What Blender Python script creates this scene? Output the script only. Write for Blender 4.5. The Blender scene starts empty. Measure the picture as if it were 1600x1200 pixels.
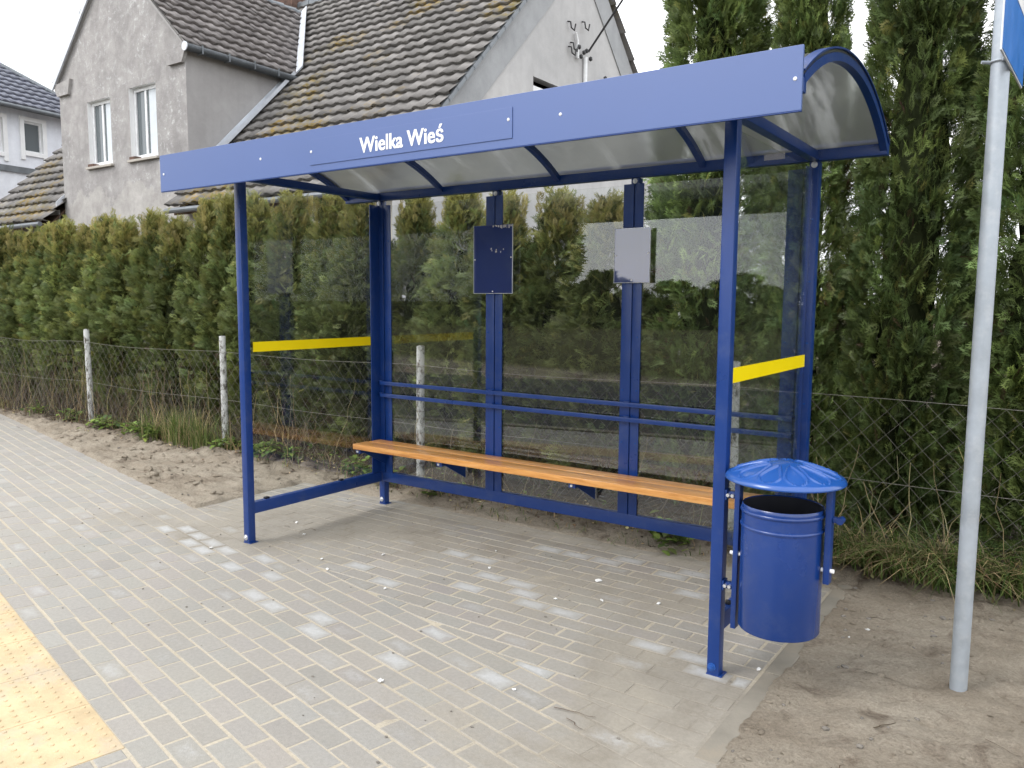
import bpy, bmesh, math, random
import numpy as np
from mathutils import Vector, Matrix, noise
R = math.radians
S = bpy.context.scene
COL = S.collection
rng = random.Random(7)
nrng = np.random.default_rng(11)

# ------------------------------------------------------------------ materials
def new_mat(name):
    m = bpy.data.materials.new(name); m.use_nodes = True
    nt = m.node_tree; nt.nodes.clear()
    return m, nt
def nd(nt, typ, **kw):
    n = nt.nodes.new(typ)
    for k, v in kw.items():
        if k.startswith('i_'): n.inputs[k[2:].replace('_', ' ')].default_value = v
        else: setattr(n, k, v)
    return n
def lk(nt, a, ao, b, bi): nt.links.new(a.outputs[ao], b.inputs[bi])
def c4(c): return (c[0], c[1], c[2], 1)
def ramp(nt, stops, src=None, so='Fac'):
    r = nd(nt, 'ShaderNodeValToRGB'); e = r.color_ramp.elements
    e[0].position, e[0].color = stops[0][0], c4(stops[0][1])
    e[1].position, e[1].color = stops[-1][0], c4(stops[-1][1])
    for p, c in stops[1:-1]:
        x = e.new(p); x.color = c4(c)
    if src: lk(nt, src, so, r, 'Fac')
    return r
def coords(nt, kind='Object', scale=(1, 1, 1), rot=(0, 0, 0)):
    t = nd(nt, 'ShaderNodeTexCoord'); m = nd(nt, 'ShaderNodeMapping')
    m.inputs['Scale'].default_value = scale; m.inputs['Rotation'].default_value = rot
    lk(nt, t, kind, m, 'Vector'); return m
def noise_tex(nt, vec, scale, detail=6, rough=.6, dist=0):
    n = nd(nt, 'ShaderNodeTexNoise'); n.inputs['Scale'].default_value = scale
    n.inputs['Detail'].default_value = detail; n.inputs['Roughness'].default_value = rough
    n.inputs['Distortion'].default_value = dist
    lk(nt, vec, 0, n, 'Vector'); return n
def mixc(nt, fac, a, b, blend='MIX'):
    m = nd(nt, 'ShaderNodeMix', data_type='RGBA', blend_type=blend)
    if isinstance(fac, (int, float)): m.inputs[0].default_value = fac
    else: nt.links.new(fac, m.inputs[0])
    for i, v in ((6, a), (7, b)):
        if isinstance(v, tuple): m.inputs[i].default_value = c4(v)
        else: nt.links.new(v, m.inputs[i])
    return m.outputs[2]
def finish(nt, color, rough=.6, metal=0, spec=.5, bump=None, bstr=.3, bdist=.01, coat=0, extra=None):
    p = nd(nt, 'ShaderNodeBsdfPrincipled'); o = nd(nt, 'ShaderNodeOutputMaterial')
    if isinstance(color, tuple): p.inputs['Base Color'].default_value = c4(color)
    else: nt.links.new(color, p.inputs['Base Color'])
    if isinstance(rough, (int, float)): p.inputs['Roughness'].default_value = rough
    else: nt.links.new(rough, p.inputs['Roughness'])
    p.inputs['Metallic'].default_value = metal
    p.inputs['Specular IOR Level'].default_value = spec
    p.inputs['Coat Weight'].default_value = coat
    p.inputs['Coat Roughness'].default_value = .12
    if bump is not None:
        b = nd(nt, 'ShaderNodeBump'); b.inputs['Strength'].default_value = bstr; b.inputs['Distance'].default_value = bdist
        nt.links.new(bump, b.inputs['Height']); lk(nt, b, 0, p, 'Normal')
    lk(nt, p, 0, o, 0)
    return p, o
def simple(name, col, rough=.5, metal=0, spec=.5, var=.12, vscale=8, bstr=.0, bscale=60, coat=0, dirt=None, dirtscale=3, dirtamt=.5):
    m, nt = new_mat(name); c = coords(nt)
    n = noise_tex(nt, c, vscale)
    lo = tuple(x * (1 - var) for x in col); hi = tuple(min(1, x * (1 + var)) for x in col)
    out = ramp(nt, [(.3, lo), (.7, hi)], n).outputs[0]
    if dirt:
        n2 = noise_tex(nt, c, dirtscale, 8, .7)
        r2 = ramp(nt, [(.5, (0, 0, 0)), (.72, (dirtamt,) * 3)], n2)
        out = mixc(nt, r2.outputs[0], out, dirt)
    n3 = noise_tex(nt, c, bscale, 3)
    rr = ramp(nt, [(.3, (max(0, rough - .06),) * 3), (.7, (min(1, rough + .06),) * 3)], n)
    finish(nt, out, rr.outputs[0], metal, spec, n3.outputs[0] if bstr else None, bstr, .004, coat)
    return m
M = {}
M['blue'] = simple('blue_powder_coat', (.0055, .035, .178), .32, 0, .5, .07, 3, .06, 500, dirt=(.10, .125, .2), dirtscale=11, dirtamt=.22)
M['blue_lid'] = simple('blue_gloss_lid', (.012, .076, .31), .2, 0, .8, .06, 3, .03, 300)
M['fascia'] = simple('blue_composite_panel', (.056, .108, .30), .42, 0, .9, .04, 1.2, .02, 200)
def board_mat():
    m, nt = new_mat('glossy_poster_sheet'); c = coords(nt); n = noise_tex(nt, c, 2, 3)
    r1 = ramp(nt, [(.3, (.008, .022, .12)), (.7, (.012, .03, .15))], n); p, o = finish(nt, r1.outputs[0], .3, 0, .5)
    p.inputs['Coat Weight'].default_value = 1; p.inputs['Coat Roughness'].default_value = .012; p.inputs['Coat IOR'].default_value = 2.1; p.inputs['Coat Tint'].default_value = (.85, .9, 1, 1)
    return m
M['gloss_blue'] = board_mat()
M['blue_bin'] = simple('blue_gloss_bin', (.0055, .037, .19), .24, 0, .7, .06, 3, .05, 300, dirt=(.10, .125, .2), dirtscale=9, dirtamt=.16)
M['zinc'] = simple('zinc_bolt', (.72, .73, .75), .35, .8, .5, .1, 40)
M['galv'] = simple('galvanised_steel', (.37, .41, .455), .5, .45, .5, .1, 14, .05, 150, dirt=(.5, .52, .54), dirtscale=22, dirtamt=.5)
M['yellow'] = simple('yellow_film', (.95, .74, .0), .4, 0, .5, .03, 3)
M['white'] = simple('white_paint', (.80, .80, .80), .5, 0, .5, .05, 5)
M['white_letter'] = simple('white_vinyl', (.88, .88, .88), .5, 0, .5, .02, 5)
M['signblue'] = simple('sign_blue', (.008, .16, .56), .35, 0, .5, .06, 9)
M['black'] = simple('dark_interior', (.012, .013, .02), .6, 0, .3, .2, 5)
M['label'] = simple('pale_label', (.55, .53, .52), .5)
M['wire'] = simple('rusty_wire', (.21, .20, .175), .6, .3, .4, .3, 30)
M['dark_wire'] = simple('black_cable', (.03, .03, .032), .6)
M['zincsheet'] = simple('zinc_flashing', (.58, .61, .66), .5, .25, .5, .12, 4, .05, 40)
M['gutter'] = simple('grey_gutter', (.16, .175, .19), .45, .3, .5, .2, 3)
M['wfix'] = simple('plastic_frame', (.78, .79, .80), .4)
M['brickred'] = simple('chimney_brick', (.12, .075, .06), .9, 0, .2, .4, 9, .4, 25, dirt=(.03, .028, .026), dirtscale=2, dirtamt=.8)

def plaster(name, base, dark, speck, specks=.62, peel=None, big=.7, bstr=.35, mottle=False):
    m, nt = new_mat(name); c = coords(nt)
    a = noise_tex(nt, c, big, 8, .65, .4)
    r1 = ramp(nt, [(.32, dark), (.68, base)], a)
    out = r1.outputs[0]
    b = noise_tex(nt, c, 11, 6, .8)
    rb = ramp(nt, [(specks, (0, 0, 0)), (specks + .06, (1, 1, 1))], b)
    big2 = noise_tex(nt, c, .8, 3); rbig = ramp(nt, [(.42, (0, 0, 0)), (.6, (1, 1, 1))], big2)
    mul = nd(nt, 'ShaderNodeMath', operation='MULTIPLY'); lk(nt, rb, 0, mul, 0); lk(nt, rbig, 0, mul, 1)
    out = mixc(nt, mul.outputs[0], out, speck)
    if peel:
        sx = nd(nt, 'ShaderNodeSeparateXYZ'); lk(nt, c, 0, sx, 0)
        pn = noise_tex(nt, c, 1.3, 6, .6)
        add = nd(nt, 'ShaderNodeMath', operation='MULTIPLY_ADD'); lk(nt, pn, 0, add, 0); add.inputs[1].default_value = 2.2
        lk(nt, sx, 'Z', add, 2)
        mr = nd(nt, 'ShaderNodeMapRange'); lk(nt, add, 0, mr, 'Value')
        mr.inputs['From Min'].default_value = peel[1] + 1.1; mr.inputs['From Max'].default_value = peel[1] + 1.16
        mr.inputs['To Min'].default_value = .85; mr.inputs['To Max'].default_value = 0
        out = mixc(nt, mr.outputs[0], out, peel[0])
    st = coords(nt, 'Object', (1.3, 1.3, .12)); sn = noise_tex(nt, st, 3, 4)
    rs = ramp(nt, [(.35, (.80, .80, .80)), (.6, (1, 1, 1))], sn)
    mo = noise_tex(nt, c, 3.2, 8, .72, .3); rmo = ramp(nt, [(.35, (.80, .79, .80)), (.65, (1.12, 1.12, 1.12))], mo)
    out = mixc(nt, 1.0 if mottle else .35, out, rmo.outputs[0], 'MULTIPLY')
    out = mixc(nt, .3, out, rs.outputs[0], 'MULTIPLY')
    f = noise_tex(nt, c, 45, 5, .7)
    finish(nt, out, .92, 0, .2, f.outputs[0], bstr, .03)
    return m
M['plaster_grey'] = plaster('weathered_render', (.40, .385, .375), (.31, .30, .295), (.52, .52, .52), .545, ((.43, .415, .395), 3.75), mottle=True)
M['plaster_side'] = plaster('smooth_grey_render', (.38, .37, .365), (.32, .31, .307), (.42, .42, .42), .75, None, .5, .2)
M['plaster_light'] = plaster('pale_grey_render', (.52, .515, .51), (.43, .43, .43), (.58, .58, .58), .7, None, .45, .2)
M['plaster_border'] = plaster('grey_border_render', (.40, .41, .42), (.31, .32, .33), (.5, .5, .5), .7, None, .8, .2)
M['plaster_cream'] = plaster('cream_render', (.52, .49, .44), (.42, .39, .35), (.58, .56, .52), .66, None, .9, .2)
M['plaster_white'] = plaster('white_render', (.78, .80, .84), (.74, .76, .82), (.8, .82, .84), .8, None, .3, .05)

def tile_mat(name, cols, moss=True, gloss=.85, spec=.25):
    m, nt = new_mat(name); c = coords(nt)
    at = nd(nt, 'ShaderNodeAttribute', attribute_name='tint')
    a = noise_tex(nt, c, 2.2, 8, .7)
    r1 = ramp(nt, [(.3, cols[0]), (.7, cols[1])], a)
    out = mixc(nt, 1.0, r1.outputs[0], at.outputs['Color'], 'MULTIPLY')
    if moss:
        b = noise_tex(nt, c, 14, 6, .75); rb = ramp(nt, [(.60, (0, 0, 0)), (.70, (.75,) * 3)], b)
        out = mixc(nt, rb.outputs[0], out, (.30, .29, .26))
        d = noise_tex(nt, c, .55, 7, .62); rd = ramp(nt, [(.51, (0, 0, 0)), (.60, (.85,) * 3)], d)
        e = noise_tex(nt, c, 7, 5, .7); re = ramp(nt, [(.42, (0, 0, 0)), (.58, (1, 1, 1))], e)
        mul = nd(nt, 'ShaderNodeMath', operation='MULTIPLY'); lk(nt, rd, 0, mul, 0); lk(nt, re, 0, mul, 1)
        g = noise_tex(nt, c, 1.1, 3); rg = ramp(nt, [(.42, (.13, .12, .035)), (.62, (.27, .18, .03))], g)
        out = mixc(nt, mul.outputs[0], out, rg.outputs[0])
    f = noise_tex(nt, c, 30, 4)
    finish(nt, out, gloss, 0, spec, f.outputs[0], .4, .02)
    return m
M['tile'] = tile_mat('weathered_roof_tile', ((.155, .148, .143), (.25, .238, .23)))
M['tile_clean'] = tile_mat('grey_brown_roof_tile', ((.185, .168, .163), (.255, .236, .23)), False)
M['tile_dark'] = tile_mat('glazed_anthracite_tile', ((.16, .17, .21), (.19, .20, .25)), False, .3, .6)

def leaf_mat(name, transl=.22, rough=.55, hue=.25):
    m, nt = new_mat(name)
    at = nd(nt, 'ShaderNodeAttribute', attribute_name='tint')
    oi = nd(nt, 'ShaderNodeObjectInfo')
    mr = nd(nt, 'ShaderNodeMapRange'); lk(nt, oi, 'Random', mr, 'Value'); mr.inputs['To Min'].default_value = .78; mr.inputs['To Max'].default_value = 1.2
    cb = nd(nt, 'ShaderNodeCombineColor'); 
    for k in ('Red', 'Green', 'Blue'): lk(nt, mr, 0, cb, k)
    out = mixc(nt, 1.0, at.outputs['Color'], cb.outputs[0], 'MULTIPLY')
    p = nd(nt, 'ShaderNodeBsdfPrincipled'); nt.links.new(out, p.inputs['Base Color']); p.inputs['Roughness'].default_value = rough
    p.inputs['Specular IOR Level'].default_value = .35
    t = nd(nt, 'ShaderNodeBsdfTranslucent'); nt.links.new(out, t.inputs['Color'])
    mx = nd(nt, 'ShaderNodeMixShader'); mx.inputs[0].default_value = transl
    o = nd(nt, 'ShaderNodeOutputMaterial'); lk(nt, p, 0, mx, 1); lk(nt, t, 0, mx, 2); lk(nt, mx, 0, o, 0)
    return m
M['leaf'] = leaf_mat('thuja_foliage', .33, .5)
M['grass'] = leaf_mat('grass_blade', .3)
M['twig'] = leaf_mat('dry_twig', .05, .9)
M['bark'] = simple('conifer_bark', (.075, .05, .036), .95, 0, .1, .4, 12, .6, 30)

def schlick(nt, f0, mul=1.0):
    g = nd(nt, 'ShaderNodeNewGeometry'); d = nd(nt, 'ShaderNodeVectorMath', operation='DOT_PRODUCT')
    lk(nt, g, 'Normal', d, 0); lk(nt, g, 'Incoming', d, 1)
    a = nd(nt, 'ShaderNodeMath', operation='ABSOLUTE'); lk(nt, d, 'Value', a, 0)
    s = nd(nt, 'ShaderNodeMath', operation='SUBTRACT'); s.inputs[0].default_value = 1; lk(nt, a, 0, s, 1)
    p = nd(nt, 'ShaderNodeMath', operation='POWER'); lk(nt, s, 0, p, 0); p.inputs[1].default_value = 5
    f = nd(nt, 'ShaderNodeMath', operation='MULTIPLY_ADD'); lk(nt, p, 0, f, 0); f.inputs[1].default_value = (1 - f0) * mul; f.inputs[2].default_value = f0 * mul
    f.use_clamp = True
    return f
def glass_mat(name, tint, f0=.05, mul=1.15, haze=.012):
    m, nt = new_mat(name)
    f = schlick(nt, f0, mul)
    tr = nd(nt, 'ShaderNodeBsdfTransparent'); tr.inputs[0].default_value = c4(tint)
    gl = nd(nt, 'ShaderNodeBsdfGlossy'); gl.inputs['Roughness'].default_value = .0; gl.inputs['Color'].default_value = (.95, .97, 1, 1)
    df = nd(nt, 'ShaderNodeBsdfDiffuse'); df.inputs['Color'].default_value = (.6, .63, .64, 1)
    c = coords(nt); n = noise_tex(nt, c, 2.0, 5); rr = ramp(nt, [(.3, (haze * .5,) * 3), (.75, (haze * 1.7,) * 3)], n)
    m1 = nd(nt, 'ShaderNodeMixShader'); lk(nt, rr, 0, m1, 0); lk(nt, tr, 0, m1, 1); lk(nt, df, 0, m1, 2)
    m2 = nd(nt, 'ShaderNodeMixShader'); lk(nt, f, 0, m2, 0); lk(nt, m1, 0, m2, 1); lk(nt, gl, 0, m2, 2)
    o = nd(nt, 'ShaderNodeOutputMaterial'); lk(nt, m2, 0, o, 0)
    return m
M['glass'] = glass_mat('shelter_glazing', (.985, .992, .988), .045, 1.2, .004)
def pane_mat():
    m, nt = new_mat('window_pane')
    f = schlick(nt, .08, 1.3)
    d = nd(nt, 'ShaderNodeBsdfDiffuse'); d.inputs[0].default_value = (.10, .12, .13, 1)
    g = nd(nt, 'ShaderNodeBsdfGlossy'); g.inputs['Roughness'].default_value = .04
    c = coords(nt); n = noise_tex(nt, c, 1.5); b = nd(nt, 'ShaderNodeBump'); b.inputs['Strength'].default_value = .06; lk(nt, n, 0, b, 'Height'); lk(nt, b, 0, g, 'Normal')
    mx = nd(nt, 'ShaderNodeMixShader'); lk(nt, f, 0, mx, 0); lk(nt, d, 0, mx, 1); lk(nt, g, 0, mx, 2)
    o = nd(nt, 'ShaderNodeOutputMaterial'); lk(nt, mx, 0, o, 0); return m
M['pane'] = pane_mat()
M['curtain'] = simple('net_curtain', (.62, .66, .70), .9, 0, .1, .06, 6)
def poly_mat():
    m, nt = new_mat('twinwall_polycarbonate')
    c = coords(nt, 'Object', (6.5, .9, .9), (0, 0, .35)); n = noise_tex(nt, c, 1.0, 4, .6)
    c2 = coords(nt, 'Object', (3.2, 2.2, 2.2), (0, 0, .5)); n2 = noise_tex(nt, c2, 1.0, 6, .65)
    r1 = ramp(nt, [(.25, (.30, .30, .30)), (.7, (.45, .45, .445))], n2)
    tl = nd(nt, 'ShaderNodeBsdfTranslucent'); lk(nt, r1, 0, tl, 0)
    df = nd(nt, 'ShaderNodeBsdfDiffuse'); df.inputs[0].default_value = (.5, .5, .49, 1)
    tr = nd(nt, 'ShaderNodeBsdfRefraction'); tr.inputs['Roughness'].default_value = .33; tr.inputs['IOR'].default_value = 1.03; tr.inputs['Color'].default_value = (.58, .59, .58, 1)
    tp = nd(nt, 'ShaderNodeBsdfTransparent'); tp.inputs[0].default_value = (.7, .72, .7, 1)
    gl = nd(nt, 'ShaderNodeBsdfGlossy'); gl.inputs['Roughness'].default_value = .22
    rf = ramp(nt, [(.35, (.25,) * 3), (.56, (.36,) * 3), (.66, (.95,) * 3), (.70, (.4,) * 3)], n)
    a = nd(nt, 'ShaderNodeMixShader'); lk(nt, rf, 0, a, 0); lk(nt, tr, 0, a, 1); lk(nt, tl, 0, a, 2)
    b = nd(nt, 'ShaderNodeMixShader'); b.inputs[0].default_value = .07; lk(nt, a, 0, b, 1); lk(nt, df, 0, b, 2)
    b2 = nd(nt, 'ShaderNodeMixShader'); b2.inputs[0].default_value = .27; lk(nt, b, 0, b2, 1); lk(nt, tp, 0, b2, 2)
    f = schlick(nt, .04, .9)
    e = nd(nt, 'ShaderNodeMixShader'); lk(nt, f, 0, e, 0); lk(nt, b2, 0, e, 1); lk(nt, gl, 0, e, 2)
    o = nd(nt, 'ShaderNodeOutputMaterial'); lk(nt, e, 0, o, 0); return m
M['poly'] = poly_mat()
def wood_mat():
    m, nt = new_mat('varnished_pine')
    c = coords(nt, 'Object', (1.1, 16, 16)); n = noise_tex(nt, c, 2.2, 6, .6, 1.2)
    r1 = ramp(nt, [(.3, (.36, .135, .026)), (.5, (.60, .275, .072)), (.72, (.72, .39, .14))], n)
    c2 = coords(nt, 'Object', (3.2, 9, 9)); v = nd(nt, 'ShaderNodeTexVoronoi'); v.inputs['Scale'].default_value = 1.1; lk(nt, c2, 0, v, 'Vector')
    r2 = ramp(nt, [(.0, (.12, .035, .01)), (.13, (1, 1, 1))], v, 'Distance')
    out = mixc(nt, .75, r1.outputs[0], r2.outputs[0], 'MULTIPLY')
    finish(nt, out, .3, 0, .5, n.outputs[0], .08, .004, .35); return m
M['wood'] = wood_mat()
def post_mat():
    m, nt = new_mat('peeling_limewashed_post')
    c = coords(nt, 'Object', (1, 1, .5)); n = noise_tex(nt, c, 26, 6, .7); 
    r1 = ramp(nt, [(.40, (.10, .09, .075)), (.50, (.52, .53, .52)), (.75, (.62, .63, .62))], n)
    finish(nt, r1.outputs[0], .9, 0, .2, n.outputs[0], .6, .01); return m
M['post'] = post_mat()

def dirt_col(nt, c):
    n2 = noise_tex(nt, c, 3.1, 8, .7, .5)
    return ramp(nt, [(.32, (.22, .195, .157)), (.5, (.27, .245, .205)), (.70, (.32, .288, .235))], n2).outputs[0]
def brick_mat():
    m, nt = new_mat('concrete_paver')
    c = coords(nt); at = nd(nt, 'ShaderNodeAttribute', attribute_name='tint'); mk = nd(nt, 'ShaderNodeAttribute', attribute_name='mask')
    sp = nd(nt, 'ShaderNodeSeparateColor'); lk(nt, mk, 'Color', sp, 0)
    f = noise_tex(nt, c, 60, 6, .75); rf = ramp(nt, [(.3, (.86,) * 3), (.7, (1.10,) * 3)], f)
    b = noise_tex(nt, c, 2.6, 7, .7, .5); rb = ramp(nt, [(.40, (.0,) * 3), (.75, (.5,) * 3)], b)
    out = mixc(nt, rb.outputs[0], at.outputs['Color'], (.30, .277, .24))
    # dirt cover, broken up by fine noise
    e = noise_tex(nt, c, 13, 7, .75); ma = nd(nt, 'ShaderNodeMath', operation='MULTIPLY_ADD'); lk(nt, e, 0, ma, 0); ma.inputs[1].default_value = .9; lk(nt, sp, 0, ma, 2)
    mr = nd(nt, 'ShaderNodeMapRange', interpolation_type='SMOOTHSTEP'); lk(nt, ma, 0, mr, 'Value'); mr.inputs['From Min'].default_value = .55; mr.inputs['From Max'].default_value = 1.25; mr.inputs['To Max'].default_value = .95
    out = mixc(nt, mr.outputs[0], out, dirt_col(nt, c))
    g = noise_tex(nt, c, 34, 5, .8); ma2 = nd(nt, 'ShaderNodeMath', operation='MULTIPLY_ADD'); lk(nt, g, 0, ma2, 0); ma2.inputs[1].default_value = .7; lk(nt, sp, 1, ma2, 2)
    mr2 = nd(nt, 'ShaderNodeMapRange'); lk(nt, ma2, 0, mr2, 'Value'); mr2.inputs['From Min'].default_value = .58; mr2.inputs['From Max'].default_value = 1.22; mr2.inputs['To Max'].default_value = .9
    out = mixc(nt, mr2.outputs[0], out, (.43, .43, .425))
    d = noise_tex(nt, c, 25, 5, .8); rd = ramp(nt, [(.67, (0,) * 3), (.75, (.45,) * 3)], d)
    out = mixc(nt, rd.outputs[0], out, (.31, .26, .19))
    out = mixc(nt, 1.0, out, rf.outputs[0], 'MULTIPLY')
    k = noise_tex(nt, c, 160, 3, .6)
    finish(nt, out, .66, 0, .45, k.outputs[0], .35, .004); return m
M['brick'] = brick_mat()
def soil_mat(name, a, b, cdark, scale=1.4, wet=.0, bstr=.8):
    m, nt = new_mat(name); c = coords(nt)
    n = noise_tex(nt, c, scale, 9, .68, .3); r1 = ramp(nt, [(.3, a), (.68, b)], n)
    n2 = noise_tex(nt, c, scale * 4.1, 7, .75, .6); r2 = ramp(nt, [(.52, (0,) * 3), (.70, (.75,) * 3)], n2)
    out = mixc(nt, r2.outputs[0], r1.outputs[0], cdark)
    n3 = noise_tex(nt, c, 75, 5, .8); r3 = ramp(nt, [(.3, (.75,) * 3), (.72, (1.2,) * 3)], n3)
    out = mixc(nt, 1.0, out, r3.outputs[0], 'MULTIPLY')
    finish(nt, out, .93, 0, .2, n3.outputs[0], bstr, .012); return m
def sand_mat():
    m, nt = new_mat('joint_sand'); c = coords(nt); mk = nd(nt, 'ShaderNodeAttribute', attribute_name='mask')
    sp = nd(nt, 'ShaderNodeSeparateColor'); lk(nt, mk, 'Color', sp, 0)
    n = noise_tex(nt, c, 1.6, 9, .68, .3); joint = ramp(nt, [(.3, (.38, .333, .258)), (.68, (.47, .418, .332))], n)
    mr = nd(nt, 'ShaderNodeMapRange'); lk(nt, sp, 0, mr, 'Value'); mr.inputs['From Min'].default_value = .25; mr.inputs['From Max'].default_value = .8
    out = mixc(nt, mr.outputs[0], joint.outputs[0], dirt_col(nt, c))
    n3 = noise_tex(nt, c, 75, 5, .8); r3 = ramp(nt, [(.3, (.82,) * 3), (.72, (1.14,) * 3)], n3)
    out = mixc(nt, 1.0, out, r3.outputs[0], 'MULTIPLY')
    finish(nt, out, .9, 0, .25, n3.outputs[0], .4, .008); return m
M['sand'] = sand_mat()
def ground_mat():
    m, nt = new_mat('bare_soil'); c = coords(nt)
    sx = nd(nt, 'ShaderNodeSeparateXYZ'); lk(nt, c, 0, sx, 0)
    n = noise_tex(nt, c, 1.5, 9, .68, .4); r1 = ramp(nt, [(.30, (.285, .235, .178)), (.64, (.44, .385, .31))], n)
    n2 = noise_tex(nt, c, 5.5, 8, .75, .8); r2 = ramp(nt, [(.53, (0,) * 3), (.70, (.85,) * 3)], n2)
    out = mixc(nt, r2.outputs[0], r1.outputs[0], (.165, .125, .093))
    # darker brown towards the back, with a ragged edge
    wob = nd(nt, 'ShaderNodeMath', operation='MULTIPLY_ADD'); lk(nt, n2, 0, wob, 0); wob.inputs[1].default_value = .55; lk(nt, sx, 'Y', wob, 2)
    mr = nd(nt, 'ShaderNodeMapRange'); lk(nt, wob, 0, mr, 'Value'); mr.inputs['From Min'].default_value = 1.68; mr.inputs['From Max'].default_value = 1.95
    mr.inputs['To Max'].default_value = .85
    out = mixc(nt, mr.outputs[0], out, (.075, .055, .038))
    # far grassland on the other side of the road
    m2 = nd(nt, 'ShaderNodeMapRange'); lk(nt, sx, 'Y', m2, 'Value'); m2.inputs['From Min'].default_value = -9.5; m2.inputs['From Max'].default_value = -10
    out = mixc(nt, m2.outputs[0], out, (.10, .095, .045))
    n3 = noise_tex(nt, c, 70, 5, .8); r3 = ramp(nt, [(.3, (.72,) * 3), (.72, (1.22,) * 3)], n3)
    out = mixc(nt, 1.0, out, r3.outputs[0], 'MULTIPLY')
    n4 = noise_tex(nt, c, 18, 8, .75); add = nd(nt, 'ShaderNodeMath', operation='ADD'); lk(nt, n3, 0, add, 0); lk(nt, n4, 0, add, 1)
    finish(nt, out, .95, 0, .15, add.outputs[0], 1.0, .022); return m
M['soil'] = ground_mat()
M['tactile'] = simple('yellow_tactile', (.52, .405, .25), .85, 0, .25, .18, 7, .35, 90, dirt=(.43, .38, .31), dirtscale=4, dirtamt=.9)
M['kerb'] = simple('concrete_kerb', (.225, .205, .17), .85, 0, .25, .14, 6, .4, 90, dirt=(.26, .215, .16), dirtscale=3, dirtamt=.9)
M['asphalt'] = simple('asphalt', (.055, .055, .057), .9, 0, .25, .2, 20, .5, 120)
M['stone'] = simple('grey_stone', (.17, .155, .135), .85, 0, .25, .3, 30, .4, 80)
M['scrap'] = simple('white_scrap', (.75, .75, .74), .6)

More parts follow.
